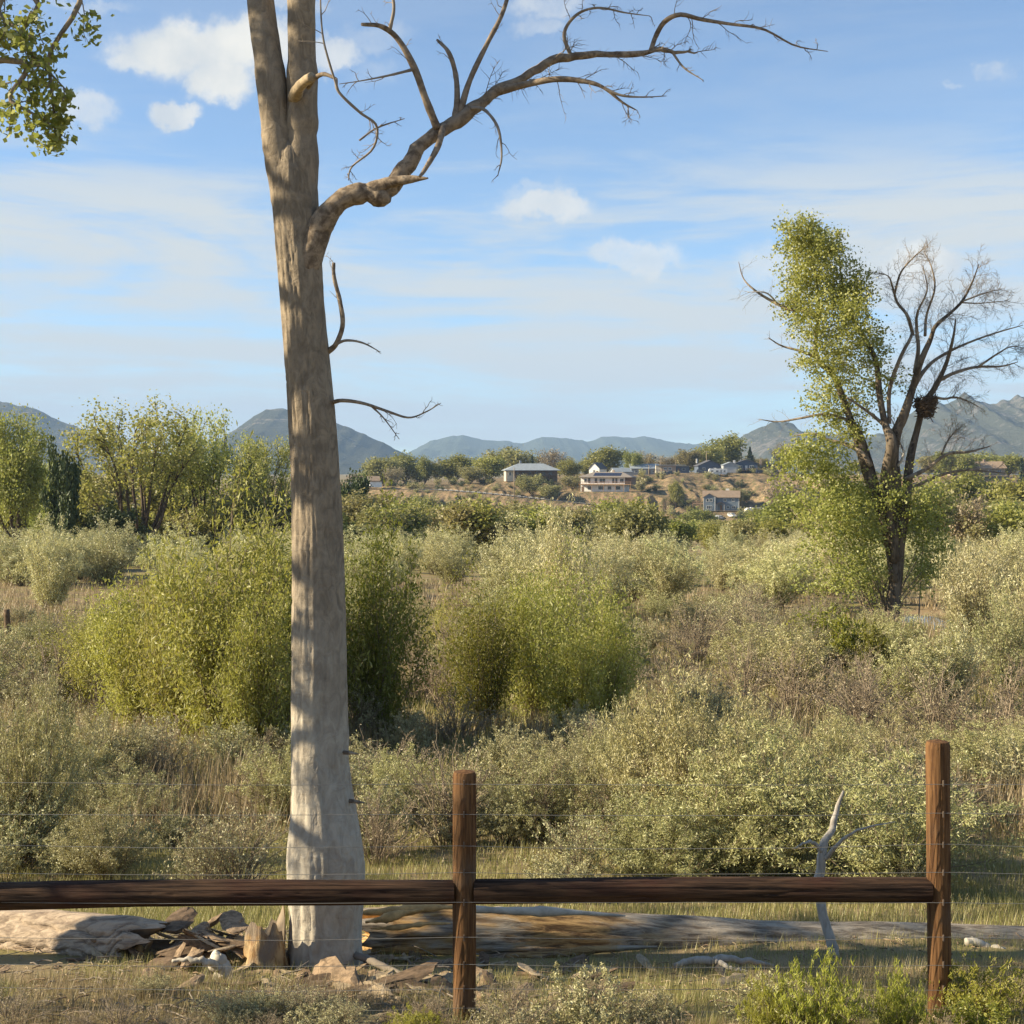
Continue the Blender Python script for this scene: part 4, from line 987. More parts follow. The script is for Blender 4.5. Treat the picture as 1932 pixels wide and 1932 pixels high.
def plant(kind, u, Y, vtop, wu, label, group=None, fun=gz, var=None):
    x = (u - CU) * Y / FPX; z = fun(x, Y)
    H = max(.25, EYE - (vtop - CV) * Y / FPX - z)
    if kind.startswith('willow'): H *= 1.08; wu = wu * 1.22
    return put(kind, x, Y, z, H * 1.03, wu * Y / FPX * 1.08, label, group, var=var)

# --- single plants one can point to
S = [
 # left cottonwood group
 ('cotton', 265, 150, 772, 330, 'airy spreading cottonwood with dark fanning limbs, tallest of the grove left of the bare trunk', 0),
 ('cotton', 395, 158, 778, 215, 'cottonwood with dark forked trunk in the grove, between the fanning one and the bare trunk', 1),
 ('cotton', 500, 150, 832, 170, 'low arching cottonwood in the grove partly hidden by the bare trunk', 2),
 ('cotton_tall', 30, 120, 788, 120, 'tall bright green cottonwood at the left edge of the view', 0),
 ('cotton_tall', -45, 128, 800, 150, 'tall green cottonwood cut off by the left edge', 1),
 ('cotton_tall', 85, 150, 862, 90, 'lower green tree between the left edge cottonwood and the dark tree', 1),
 ('dark_tree', 122, 118, 852, 72, 'small dark green tree just right of the tall left cottonwood', 0),
 ('far_olive', 185, 200, 890, 140, 'grey green tree in the gap beyond the dark tree at left', 0),
 ('dark_tree', 215, 135, 950, 90, 'dark low tree under the fanning cottonwood', 1),
 ('far_green', 330, 210, 880, 150, 'soft green tree seen through the limbs of the grove', 1),
 # right of the bare trunk, beyond the olives
 ('dark_tree', 668, 210, 900, 76, 'dark green round tree directly right of the bare trunk', 0),
 ('far_olive', 722, 330, 940, 70, 'grey leafless looking tree right of the dark round tree', 1),
 # silver olives
 ('olive', 1062, 50, 922, 150, 'tall plumed silver olive rising in front of the white balcony house', 0),
 ('olive', 1000, 58, 985, 150, 'silver olive shrub at the left foot of the tall plumed one', 1),
 ('olive', 1140, 62, 1005, 150, 'silver olive shrub at the right foot of the tall plumed one', 2),
 ('olive', 1845, 44, 985, 190, 'large pale silver olive shrub right of the pond', 3),
 ('olive', 1955, 42, 1010, 180, 'pale silver olive shrub cut off by the right edge above the right post', 0),
 ('olive_dark', 1900, 37, 1090, 150, 'darker olive shrub in front of the pale ones at the right edge', 0),
 ('olive', 200, 98, 968, 170, 'silver olive shrub in front of the grove, below the fanning cottonwood', 1),
 ('olive', 335, 92, 985, 150, 'silver olive shrub peeping over the top of the big yellow green willow', 2),
 ('olive', 40, 95, 985, 190, 'broad grey brown olive shrub below the left edge cottonwood', 3),
 # yellow-green willows close by
 ('willow', 435, 24, 932, 275, 'biggest yellow green willow shrub, left of and behind the bare trunk', 0),
 ('willow', 545, 25, 948, 215, 'yellow green willow shrub directly behind the bare trunk', 1),
 ('willow_dark', 712, 25.5, 1000, 175, 'dark green willow shrub showing right of the bare trunk', 0),
 ('willow', 265, 27, 1065, 190, 'paler willow shrub at the left shoulder of the biggest one', 2),
 ('willow', 125, 36, 1165, 120, 'small yellow green willow in dry grass near the old post', 0),
 ('willow', 1088, 27, 1045, 185, 'yellow green willow shrub in the middle, below the plumed olive', 1),
 ('willow', 1010, 29, 1045, 130, 'slim yellow green willow shrub, left neighbour of the middle one', 2),
 ('willow_dark', 912, 27, 1085, 140, 'dark green willow shrub left of the middle willows', 1),
 ('willow', 842, 36, 1120, 100, 'small willow shrub in the tan grass between trunk and middle willows', 0),
 # foot of the dead tree
 ('green_low', 1560, 41, 1140, 190, 'low bright green shrub left of the foot of the dead cottonwood', 0),
 ('green_low', 1650, 40, 1175, 110, 'low green shrub touching the foot of the dead cottonwood', 1),
 ('willow_dark', 1800, 36, 1195, 70, 'small green shrub right of the pond', 0),
 # near grey-green shrubs
 ('plume', 1300, 15, 1222, 320, 'largest grey green feathery shrub in the middle foreground above the rail', 0),
 ('plume', 1185, 15.8, 1300, 200, 'grey green feathery shrub at the left flank of the largest', 1),
 ('plume', 1440, 15.5, 1300, 230, 'grey green feathery shrub at the right flank of the largest', 2),
 ('plume', 1560, 17, 1322, 240, 'grey green shrub behind the forked snag', 0),
 ('plume', 1690, 18.5, 1330, 230, 'grey green shrub just left of the right post top', 1),
 ('plume', 40, 14.5, 1225, 260, 'pale feathery shrub filling the left edge above the rail', 2),
 ('plume', 130, 15.5, 1420, 200, 'low pale shrub right of the one at the left edge', 0),
 ('rabbit', 1545, 6.9, 1800, 210, 'bright green rabbitbrush in front of the log near the right post', 0),
 ('rabbit', 1690, 7.0, 1822, 130, 'small bright green rabbitbrush against the right post foot', 1),
 ('rabbit', 1445, 7.0, 1835, 120, 'bright green rabbitbrush, left end of the clump by the right post', 0),
 ('sage', 1100, 6.8, 1822, 230, 'pale grey sagebrush at the bottom edge right of the first post', 0),
 ('sage', 945, 6.6, 1880, 170, 'pale grey sagebrush at the bottom edge at the first post foot', 1),
 ('sage', 1240, 6.9, 1868, 130, 'small grey sagebrush between the pale sage and the green rabbitbrush', 2),
 ('sage', 1055, 12.4, 1612, 170, 'bluish sagebrush just above the rail right of the first post', 0),
 ('sage', 1715, 12.2, 1590, 90, 'bluish sagebrush touching the left side of the right post above the rail', 1),
 ('willow', 350, 25.5, 1010, 190, 'yellow green willow shrub filling the left flank of the biggest one', 1),
 ('willow', 195, 30, 1130, 150, 'outermost yellow green willow at the left of the willow clump', 2),
 ('willow', 490, 23, 1080, 170, 'low bushy willow in front of the biggest one beside the bare trunk', 2),
 ('willow', 1130, 26, 1130, 130, 'low right shoulder of the middle willows', 0),
 ('plume', 250, 17, 1440, 230, 'pale feathery shrub under the left willows', 1),
 ('plume', 760, 17, 1395, 200, 'grey feathery shrub right of the bare trunk above the rail', 2),
 ('plume', 640, 19, 1390, 160, 'grey feathery shrub partly behind the bare trunk', 0),
 ('olive', 1780, 33, 1150, 190, 'olive shrub in front of the pond at right', 1),
 ('brush', 1500, 30, 1225, 240, 'purple brown bare bush behind the near grey green shrubs', 0),
 ('brush', 1640, 28, 1240, 260, 'purple brown bare bush below the foot of the half dead tree', 1),
 ('brush', 1770, 27, 1250, 260, 'purple brown bare bush behind the right post top', 0),
 ('brush', 1900, 26, 1245, 260, 'purple brown bare bush at the right edge behind the right post', 1),
 ('brush', 1400, 33, 1205, 200, 'brown bare bush behind the largest feathery shrub', 0),
 ('brush', 850, 30, 1175, 170, 'brown bare bush in the gap between trunk and middle willows', 1),
 ('plume', 1850, 20, 1345, 280, 'grey green shrub right of the right post top', 0),
 ('plume', 1960, 21, 1350, 260, 'grey green shrub at the right edge behind the right post', 1),
 ('brush', 1030, 15.5, 1440, 180, 'dark bare bush between first post and feathery shrub', 0),
 ('brush', 500, 17.5, 1420, 190, 'bare twiggy bush under the biggest willow', 1),
 ('green_low', 1840, 6.9, 1880, 200, 'low green weed clump at the bottom right corner', 0),
]
for k_, u, Y, vt, wu, lab, var in S:
    plant(k_, u, Y, vt, wu, lab, None, gz, var)

# --- plants of the bluff top and slope
B = [
 ('far_olive', 722, 660, 868, 66, 'round grey green tree above the left house on the bluff'), ('far_green', 762, 690, 864, 58, 'grey green tree right of the left bluff house'),
 ('far_brown', 745, 640, 886, 40, 'brownish tree in front of the left grove on the bluff'), ('far_green', 802, 655, 868, 24, 'slim light green poplar on the left bluff'),
 ('far_brown', 825, 690, 872, 38, 'bare budding tree right of the slim poplar'), ('far_green', 858, 660, 865, 60, 'broad green tree left of the hip roof house, beyond the road'),
 ('far_olive', 888, 640, 884, 44, 'low grey green tree by the road left of the hip roof house'), ('far_green', 922, 650, 866, 52, 'green tree touching the left end of the hip roof house'),
 ('far_olive', 962, 710, 849, 80, 'tall rounded tree rising behind the hip roof house'), ('conifer', 1004, 690, 861, 17, 'small dark spruce behind the hip roof house'),
 ('far_brown', 1038, 700, 853, 56, 'brownish budding tree behind the right end of the hip roof house'), ('far_green', 1073, 650, 872, 36, 'round green tree just right of the hip roof house'),
 ('far_green', 1105, 720, 872, 26, 'small tree left of the white gable'), ('far_olive', 1003, 612, 897, 56, 'bushy grey green tree in front of the hip roof house'),
 ('far_olive', 1036, 600, 915, 46, 'bush below and right of the tree in front of the hip roof house'), ('far_olive', 1080, 620, 897, 40, 'bushy tree between the hip roof house and the balcony house'),
 ('far_green', 1145, 690, 850, 54, 'bright yellow green poplar clump behind the balcony house'), ('far_green', 1193, 670, 857, 28, 'rounded green tree right of the poplar clump'),
 ('far_brown', 1216, 720, 856, 44, 'pale budding tree behind the low grey roof'), ('far_olive', 1298, 690, 853, 42, 'olive green tree behind the brown cabin'),
 ('far_brown', 1255, 730, 864, 40, 'faint bare tree between low grey roof and brown cabin'), ('far_green', 1335, 700, 846, 44, 'yellow green tree left of the tallest bluff tree'),
 ('far_green', 1373, 720, 829, 58, 'tallest yellow green tree on the bluff, behind the camper trailer'), ('conifer', 1415, 690, 845, 26, 'dark pointed spruce behind the blue gable house'),
 ('far_brown', 1478, 720, 840, 40, 'pale budding tree left of the dead cottonwood, on the bluff'), ('far_olive', 1438, 710, 868, 24, 'small tree between blue gable house and brown house'),
 ('scrub', 1210, 612, 902, 26, 'dark bush at the right end of the balcony house'),
 ('far_green', 1275, 590, 911, 24, 'slim yellow green tree on the bluff slope below the cabin'), ('far_brown', 1476, 572, 911, 76, 'large grey brown bare tree right of the blue grey house'),
 ('far_olive', 1388, 600, 921, 34, 'tree behind the right end of the blue grey house'), ('far_olive', 1408, 604, 932, 18, 'dark small tree beside the right end of the blue grey house'), ('scrub', 1166, 588, 938, 28, 'olive bush beside the sandstone scarp'),
 ('far_green', 1185, 480, 957, 100, 'broad light green willow tree at the bluff foot below the scarp'), ('far_green', 1316, 470, 963, 62, 'bright green tree at the bluff foot below the blue grey house'),
 ('far_green', 1130, 470, 968, 60, 'light green tree left of the broad one at the bluff foot'), ('far_olive', 1250, 490, 978, 56, 'olive tree between the two bright trees at the bluff foot'),
 ('juniper', 1346, 500, 966, 24, 'dark juniper right of the bright tree at the bluff foot'), ('far_green', 1442, 470, 962, 76, 'green tree below the bare grey tree'),
 ('far_green', 1515, 440, 950, 92, 'green tree at the bluff foot left of the dead cottonwood'), ('juniper', 1402, 520, 958, 26, 'dark shrub below the white trailer at the bluff foot'),
 ('far_green', 1385, 455, 985, 70, 'low green tree in front of the trailer drive'),
 ('far_olive', 800, 420, 934, 54, 'dark olive tree below the road at left of the bluff'), ('dark_tree', 862, 400, 942, 60, 'dark tree below the guard rail'), ('far_olive', 905, 420, 940, 50, 'olive tree below the guard rail, right of the dark tree'),
 ('far_green', 965, 340, 960, 70, 'yellow green tree in the flat below the hip roof house'), ('far_olive', 1010, 430, 955, 60, 'grey green tree below the road bend'), ('far_green', 745, 300, 962, 60, 'green tree right of the dark round one, near the trunk'),
 ('far_green', 1800, 640, 858, 60, 'tree left of the long tan roof at far right'), ('far_green', 1852, 700, 862, 60, 'green tree behind the long tan roof'), ('far_green', 1905, 690, 864, 56, 'green tree on the bluff at the far right edge'),
 ('conifer', 1928, 600, 868, 26, 'small blue spruce at the far right edge'), ('far_olive', 1765, 660, 862, 50, 'tree behind the trunk of the dead cottonwood on the bluff'), ('juniper', 1855, 560, 893, 60, 'dark junipers below the long tan roof'),
 ('far_green', 1840, 300, 898, 120, 'bright green tree beyond the large pale olive at right'), ('far_green', 1925, 280, 905, 110, 'bright green tree at the right edge beyond the olives'), ('far_green', 1770, 330, 915, 90, 'green tree seen just right of the dead cottonwood trunk'), ('far_olive', 1690, 320, 925, 80, 'grey green tree behind the dead cottonwood trunk'), ('far_green', 1610, 380, 930, 80, 'green tree behind the leafy foot of the dead cottonwood'),
]
for k_, u, Y, vt, wu, lab in B:
    plant(k_, u, Y, vt - (3 if Y > 630 and 'conifer' != k_ else 0), wu * (1.28 if Y > 630 and k_ != 'conifer' else 1.05), lab, None, bz if Y > 540 else gz)

# --- repeats that nothing tells apart
fr = np.random.default_rng(2024)
def inb(a, lo, hi): return lo <= a <= hi
# scrub on the bluff slope
n = 0
while n < 280:
    u = fr.uniform(640, 1720); y = fr.uniform(566, 652); x = (u - CU) * y / FPX
    if any(abs(x - b[0]) < b[3] + 1 and abs(y - b[1]) < b[4] + 2 for b in BENCH): continue
    if np.min((ROAD[:, 0] - x) ** 2 + (ROAD[:, 1] - y) ** 2) < 30: continue
    if inb(u, 1185, 1260) and y < 604: continue
    wv = fr.uniform(2.0, 5.5) * (1.3 if inb(u, 1370, 1460) else 1)
    fill('round bluff bush', 'scrub on the bluff slope', put('scrub', x, y, bz(x, y), wv * fr.uniform(.45, .75), wv, ''), u, y); n += 1
# trees beyond the houses
for k in range(60):
    u = fr.uniform(650, 1960); y = fr.uniform(690, 860); x = (u - CU) * y / FPX; hh = fr.uniform(4.5, 8.5)
    kd = fr.choice(['far_green', 'far_olive', 'far_brown'], p=[.4, .4, .2])
    fill({'far_green': 'green tree', 'far_olive': 'grey green tree', 'far_brown': 'bare budding tree'}[kd] + ' on the bluff', 'trees behind the bluff houses', put(kd, x, y, bz(x, y), hh, hh * fr.uniform(.9, 1.3), ''), u, y)
# low dry weeds along the near edge of the ground
for k in range(46):
    y = fr.uniform(6.25, 8.4); u = fr.uniform(-80, 2000) if k % 2 else fr.uniform(-80, 850); x = (u - CU) * y / FPX
    kd = fr.choice(['brush', 'sage', 'rabbit'], p=[.6, .3, .1]); hh = fr.uniform(.14, .34) * (.6 if u < 900 else 1); y = min(y, 7.3) if inb(u, 400, 900) else y; x = (u - CU) * y / FPX
    fill({'brush': 'low dry weed clump', 'sage': 'tiny grey sagebrush', 'rabbit': 'tiny green weed'}[kd], 'low weeds near the fence', put(kd, x, y, gz(x, y), hh, hh * fr.uniform(1.6, 2.6), ''), u, y)
# flood-plain trees
for k in range(250):
    u = fr.uniform(-80, 2020); y = 150 * (530 / 150) ** fr.random()
    hh = fr.uniform(3.6, 8.5)
    if inb(u, 1225, 1480): hh = min(hh, fr.uniform(2.0, 4.2) if y > 300 else 5)
    if inb(u, 690, 1225) and y > 330: hh = min(hh, 6.5)
    vt = CV + (EYE - float(np.interp(y, PY, PZ)) - hh) * FPX / y
    if inb(u, 690, 1225): vt = max(vt, 953 + fr.normal() * 5)
    if inb(u, 1215, 1485): vt = max(vt, 985 + fr.normal() * 5)
    hh = max(1.2, EYE - (vt - CV) * y / FPX - float(np.interp(y, PY, PZ)))
    kd = fr.choice(['far_green', 'far_olive', 'far_olive', 'far_green', 'far_brown', 'dark_tree'], p=[.3, .25, .2, .1, .08, .07])
    fill({'far_green': 'green tree', 'far_olive': 'grey green tree', 'far_brown': 'bare budding tree', 'dark_tree': 'dark tree'}[kd], {'far_green': 'green trees of the river flat', 'far_olive': 'grey green trees of the river flat', 'far_brown': 'budding trees of the river flat', 'dark_tree': 'dark trees of the river flat'}[kd],
         plant(kd, u, y, vt, hh * fr.uniform(.9, 1.5) * FPX / y, ''), u, y)
# silver olive thicket across the middle distance
for k in range(170):
    y = 66 * (190 / 66) ** fr.random(); u = fr.uniform(-80, 2010)
    if u < 330 and y < 92 and fr.random() < .55: continue
    if inb(u, 700, 930) and y < 98: continue
    if inb(u, 1690, 1770) and y < 90: continue
    z0 = CV + (EYE - float(np.interp(y, PY, PZ))) * FPX / y
    vt = z0 - fr.uniform(3.0, 4.6) * FPX / y
    if inb(u, 1090, 1560): vt = max(vt, 1003 + fr.normal() * 8)
    kd = 'olive' if fr.random() < (.55 if inb(u, 640, 960) else .8) else 'olive_dark'
    fill('grey green olive shrub' if kd == 'olive' else 'darker olive shrub', 'silver olive thicket' if kd == 'olive' else 'dark olives of the thicket', plant(kd, u, y, vt, fr.uniform(3.4, 5.4) * FPX / y, ''), u, y)
# brush between thicket and fence
for k in range(190):
    y = fr.uniform(28, 62); u = fr.uniform(-80, 2010)
    if u < 330 and y > 34 and fr.random() < .35: continue
    if inb(u, 760, 920) and y > 40 and fr.random() < .5: continue
    if inb(u, 1690, 1800) and y > 36: continue
    right = u > 1380
    kd = fr.choice(['brush', 'sage', 'olive_dark'], p=[.62, .2, .18] if right else [.42, .28, .30])
    hh = {'brush': fr.uniform(1.0, 1.9), 'sage': fr.uniform(.8, 1.3), 'olive_dark': fr.uniform(1.2, 2.2)}[kd]
    wv = hh * fr.uniform(1.2, 1.9); x = (u - CU) * y / FPX
    fill({'brush': 'bare brown bush', 'sage': 'grey sagebrush', 'olive_dark': 'young olive shrub'}[kd], {'brush': 'bare brush beyond the fence', 'sage': 'sagebrush beyond the fence', 'olive_dark': 'young olives beyond the fence'}[kd], put(kd, x, y, gz(x, y), hh, wv, ''), u, y)
for k in range(105):
    y = fr.uniform(12.5, 26); u = fr.uniform(-60, 2000)
    if inb(u, 1750, 1990) and y < 16.5: continue
    if inb(u, 540, 860) and y < 14: continue
    vmin = 1420 if u < 1120 else 1330
    kd = fr.choice(['brush', 'sage', 'plume'], p=[.36, .44, .20] if u < 1120 else [.22, .42, .36])
    hh = {'brush': fr.uniform(.6, 1.2), 'sage': fr.uniform(.45, .95), 'plume': fr.uniform(.8, 1.5)}[kd]
    wv = hh * fr.uniform(1.2, 1.9); x = (u - CU) * y / FPX
    fill({'brush': 'low bare twig bush', 'sage': 'low grey sagebrush', 'plume': 'low feathery shrub'}[kd], {'brush': 'low twig bushes beyond the logs', 'sage': 'low sagebrush beyond the logs', 'plume': 'low feathery shrubs beyond the logs'}[kd], put(kd, x, y, gz(x, y), hh, wv, ''), u, y)

# --- grass nobody could count
def grass(name, n, yr, xr, hgt, wid, m, seed, per=7, keep=None, ulim=None):
    r = np.random.default_rng(seed)
    y = yr[0] * (yr[1] / yr[0]) ** r.random(n); u = r.uniform(*xr, n); x = (u - CU) * y / FPX
    if keep is not None:
        k = keep(x, y, u); x, y, u = x[k], y[k], u[k]
    n = len(x); z = ground_z(x, y)
    x = np.repeat(x, per); y = np.repeat(y, per); z = np.repeat(z, per); N_ = len(x)
    sc = np.clip(y / 16, .7, 3.0)
    x = x + r.normal(size=N_) * .05 * sc; y = y + r.normal(size=N_) * .05 * sc
    h = hgt * r.uniform(.4, 1.2, N_); a = r.uniform(0, 6.283, N_); ln = r.uniform(0, .6, N_) * h
    b = np.stack([x, y, z - .02], 1); wv = np.stack([np.cos(a + 1.57), np.sin(a + 1.57), 0 * a], 1) * (wid * sc * .5)[:, None]
    tip = b + np.stack([np.cos(a) * ln, np.sin(a) * ln, h], 1)
    V = np.stack([b - wv, b + wv, tip], 1).reshape(-1, 3)
    g = Geo(); g.add(V, None, np.arange(3 * N_).reshape(-1, 3)); return g.mesh(name, m, False)
stuff(link('grass', grass('grass', 17000, (10.6, 24), (-150, 2080), .13, .010, M['grass'], 1, 7)), 'olive green grass among the logs and low shrubs', 'grass')
stuff(link('grass', grass('grass', 11000, (20, 64), (-120, 2050), .34, .014, M['grass'], 2, 7)), 'rough green grass between the shrubs beyond the fence', 'grass')
dry = lambda x, y, u: ((fbm(x * .12, y * .12, 55, 3) > -.05) | ((u < 330) & (y > 33)) | ((u > 760) & (u < 920) & (y > 36)))
stuff(link('dry_grass', grass('dry_grass', 12000, (16, 105), (-120, 2050), .55, .016, M['straw'], 3, 7, dry)), 'tan dry grass in the openings between shrubs', 'dry grass')
stuff(link('dry_grass', grass('dry_grass', 9000, (5.9, 9.4), (-150, 2080), .11, .006, M['straw'], 4, 7, lambda x, y, u: (fbm(x * .9, y * .9, 57, 3) > -.02) & ((y < 8.6) | (u > 1000)))), 'short straw litter and dry grass round the logs', 'dry grass')
stuff(link('grass', grass('grass', 9000, (5.9, 10.4), (-150, 2080), .10, .006, M['grass'], 6, 7, lambda x, y, u: (fbm(x * .7 + 9, y * .7, 58, 3) > .0) | (u > 1150))), 'short green weeds and grass in front of the logs', 'grass')
# ------------------------------------------------------------------ half dead cottonwood with the nest
NY = 60.0
def nl(pts, n=26, wob=.0, seed=0):
    r = np.random.default_rng(seed)
    P = np.array([(*at(u, v, NY), rr * (.92 if rr > 9 else .78) * NY / FPX) for u, v, rr in pts])
    dep = np.cumsum(r.normal(size=len(pts)) * wob); P[:, 1] += dep - dep[0] * 0
    return smoothline(P, n)
b = at(1684, 1178, NY); b[2] = gz(b[0], NY)
nt_ = thing('half_dead_cottonwood', 'large half dead cottonwood at right, leafy on its left side and bare on its right', 'tree', tuple(b))
LIMBS = [
 [(1684, 1205, 19), (1684, 1150, 15), (1692, 1095, 14), (1697, 1040, 13), (1703, 985, 12), (1711, 940, 11), (1722, 868, 9.5), (1737, 815, 8.5), (1750, 761, 8), (1762, 738, 7.5), (1773, 715, 6.5), (1787, 683, 5), (1792, 640, 3.5), (1796, 605, 1.5)],
 [(1690, 1100, 12), (1684, 1030, 13), (1668, 960, 14), (1648, 918, 14), (1636, 870, 13.5), (1622, 822, 12), (1608, 794, 9), (1592, 745, 8), (1576, 706, 7), (1547, 677, 6), (1544, 640, 5), (1550, 600, 4.4), (1548, 560, 3.4), (1540, 500, 2)],
 [(1690, 1060, 12), (1683, 990, 13), (1672, 905, 14), (1675, 840, 12), (1667, 803, 9), (1659, 746, 8), (1652, 686, 6.5), (1634, 640, 5.5), (1607, 596, 4.4), (1590, 545, 3), (1585, 480, 1.5)],
 [(1694, 1000, 11), (1688, 920, 13), (1684, 860, 13), (1690, 815, 11), (1702, 785, 9.5), (1718, 734, 9), (1727, 686, 8), (1745, 644, 6), (1752, 620, 5), (1787, 594, 4), (1812, 570, 3.2), (1830, 535, 2.2), (1842, 500, 1)],
]
SUB = [
 [(1773, 718, 5), (1800, 704, 4.2), (1844, 692, 3.4), (1885, 692, 2.4), (1925, 682, 1)],
 [(1844, 692, 3), (1878, 668, 2.2), (1905, 655, 1.4), (1945, 660, .7)],
 [(1760, 750, 4), (1780, 753, 3.2), (1799, 750, 2.6), (1820, 756, 2), (1844, 767, .8)],
 [(1547, 677, 4.6), (1512, 664, 3.4), (1475, 652, 2.2), (1448, 638, 1)],
 [(1542, 606, 5), (1520, 590, 4.6), (1490, 583, 4.2), (1457, 563, 3.6), (1424, 543, 2.6), (1408, 520, 1.6), (1398, 490, .7)],
 [(1470, 572, 2.4), (1440, 556, 1.8), (1405, 555, .8)],
 [(1641, 880, 6), (1625, 855, 5.6), (1600, 838, 5), (1568, 829, 4), (1540, 817, 2.6), (1505, 822, 1)],
 [(1600, 792, 4), (1562, 781, 3.4), (1516, 788, 2.8), (1478, 794, 2), (1440, 789, .8)],
 [(1667, 803, 5), (1645, 784, 4), (1613, 767, 3), (1585, 752, 1.6)],
 [(1718, 734, 7), (1745, 700, 5), (1778, 674, 4), (1823, 650, 3), (1877, 629, 2.2), (1935, 612, 1)],
 [(1722, 705, 6), (1727, 660, 5), (1727, 620, 4), (1724, 592, 3), (1737, 552, 2), (1733, 505, 1)],
 [(1720, 632, 4.4), (1706, 598, 4), (1691, 572, 3.4), (1678, 545, 2.6), (1664, 528, 1.6), (1648, 520, .7)],
 [(1684, 556, 3), (1690, 520, 2.4), (1710, 494, 1.8), (1732, 474, .8)],
 [(1748, 632, 4), (1760, 590, 3.2), (1769, 542, 2.4), (1762, 500, 1.6), (1752, 468, .7)],
 [(1676, 800, 5), (1676, 735, 5), (1691, 677, 4.6), (1712, 640, 3.8), (1720, 620, 2)],
 [(1812, 570, 2.4), (1850, 556, 1.6), (1890, 545, .7)], [(1815, 570, 2), (1850, 572, 1.4), (1900, 568, .6)],
 [(1705, 905, 6), (1745, 885, 5), (1784, 857, 4), (1822, 853, 3), (1870, 842, 1)], [(1784, 857, 3), (1800, 830, 2.2), (1820, 810, 1)],
 [(1705, 930, 5), (1778, 897, 3.6), (1844, 887, 2.6), (1900, 892, 1.6), (1940, 893, .7)],
 [(1670, 905, 4), (1700, 862, 3), (1695, 830, 2), (1680, 790, 1.2)],
]
r7 = np.random.default_rng(44)
dead = Geo(); live_ends = []
for k, ln in enumerate(LIMBS):
    P = nl(ln, 40, .22, k); g = Geo(); g.tube(P[:, :3], P[:, 3] * (1 + .12 * fbm(np.arange(40) * .5, np.zeros(40), k, 3)), 10)
    child('trunk', g.mesh('trunk', M['far_bark_shaded']), nt_)
    if k in (1, 2): twigs(r7, dead, P[14:, :3], .018, 10, 1.3, 1, .2, .03, .2, 3, live_ends)
    else: twigs(r7, dead, P[20:, :3], .012, 26, 1.7, 2, .2, .03, .15, 3)
for k, ln in enumerate(SUB):
    P = nl(ln, 24, .3, 50 + k); g = Geo(); g.tube(P[:, :3], P[:, 3], 7)
    child('limb', g.mesh('limb', M['bleached'] if k in (5, 20) else M['far_limb_lit']), nt_)
    twigs(r7, dead, P[:, :3], .010, 22 if ln[-1][0] > 1600 else 8, 1.35, 2 if ln[-1][0] > 1600 else 1, .2, .02, .2, 3)
stuff(child('twigs', dead.mesh('twigs', M['twig_bark']), nt_))
BL = [(1515, 440, 40, 28, .8), (1530, 478, 60, 46, 1.1), (1562, 468, 38, 30, .6), (1535, 528, 66, 46, 1.2), (1582, 556, 56, 40, .8), (1500, 575, 34, 24, .4), (1560, 600, 70, 40, 1.0), (1620, 540, 22, 40, .45), (1612, 610, 36, 50, .6),
      (1545, 655, 42, 34, .5), (1642, 640, 34, 34, .3), (1600, 672, 60, 40, .5), (1655, 680, 30, 34, .2), (1530, 690, 30, 30, .2), (1575, 722, 50, 38, .4), (1622, 738, 54, 40, .4), (1556, 760, 40, 34, .3), (1590, 785, 44, 34, .35), (1600, 822, 40, 30, .25), (1680, 720, 40, 40, .15)]
LOW = [(1530, 848, 48, 34, .8), (1498, 878, 44, 34, .5), (1560, 880, 56, 44, .8), (1590, 925, 66, 50, 1.0), (1560, 960, 66, 54, .9), (1620, 985, 56, 55, 1.0), (1585, 1022, 70, 54, .9), (1625, 1062, 56, 50, .7), (1600, 1100, 70, 44, .6), (1745, 935, 40, 44, .4), (1752, 1010, 36, 55, .5), (1748, 1075, 36, 48, .4), (1550, 1085, 60, 44, .4), (1500, 960, 50, 40, .3), (1680, 930, 40, 40, .5), (1720, 985, 44, 46, .6), (1660, 1010, 40, 44, .5), (1765, 960, 36, 40, .3), (1765, 1050, 36, 40, .4)]
def blobs(BLS, seed, per, size, Y0, dscale=.8):
    r = np.random.default_rng(seed); C = []
    for u, v, ru, rv, wt in BLS:
        c = at(u, v, Y0 + r.normal() * .6)
        nc = int(per * wt); k = FPX / Y0
        q = rand_dirs(r, nc) * (r.random(nc) ** .45)[:, None] * np.array([ru / k, (ru + rv) / 2 / k * dscale, rv / k])
        cl = c + q + r.normal(size=q.shape) * .18
        for p in cl:
            n = r.integers(5, 24); d_ = r.normal(size=3) * .28
            C.append(p + r.normal(size=(n, 3)) * np.array([.13, .13, .10]) + d_ * r.random((n, 1)))
    return leaves(r, np.concatenate(C), size, .75, -.1)
lg = Geo(); V, Q = blobs(BL, 61, 225, .10, NY); lg.add(V, Q)
child('crown', lg.mesh('crown', M['cotton']), nt_)
lg = Geo(); V, Q = blobs(LOW, 62, 140, .105, NY + .15); lg.add(V, Q)
lt_ = thing('leafy_sucker_growth', 'bushy green sucker growth round the lower trunk of the half dead cottonwood', 'shrub', (b[0], NY + .6, b[2]))
child('foliage', lg.mesh('foliage', M['cotton']), lt_)
g = Geo()
for k in range(26):
    bl = LOW[k % len(LOW)]; e = at(bl[0] + r7.normal() * 20, bl[1], NY + .7 + r7.normal() * .4); s = np.array([b[0] + r7.normal() * .4, NY + .5 + r7.normal() * .3, b[2] - .1])
    P = smoothline([s, s * .6 + e * .4 + np.array([0, 0, .3]), e], 10); g.tube(P, np.linspace(.04, .01, 10), 5); twigs(r7, g, P, .01, 5, .7, 1, .2, .03, .3, 3)
child('stems', g.mesh('stems', M['twig_brush']), lt_)
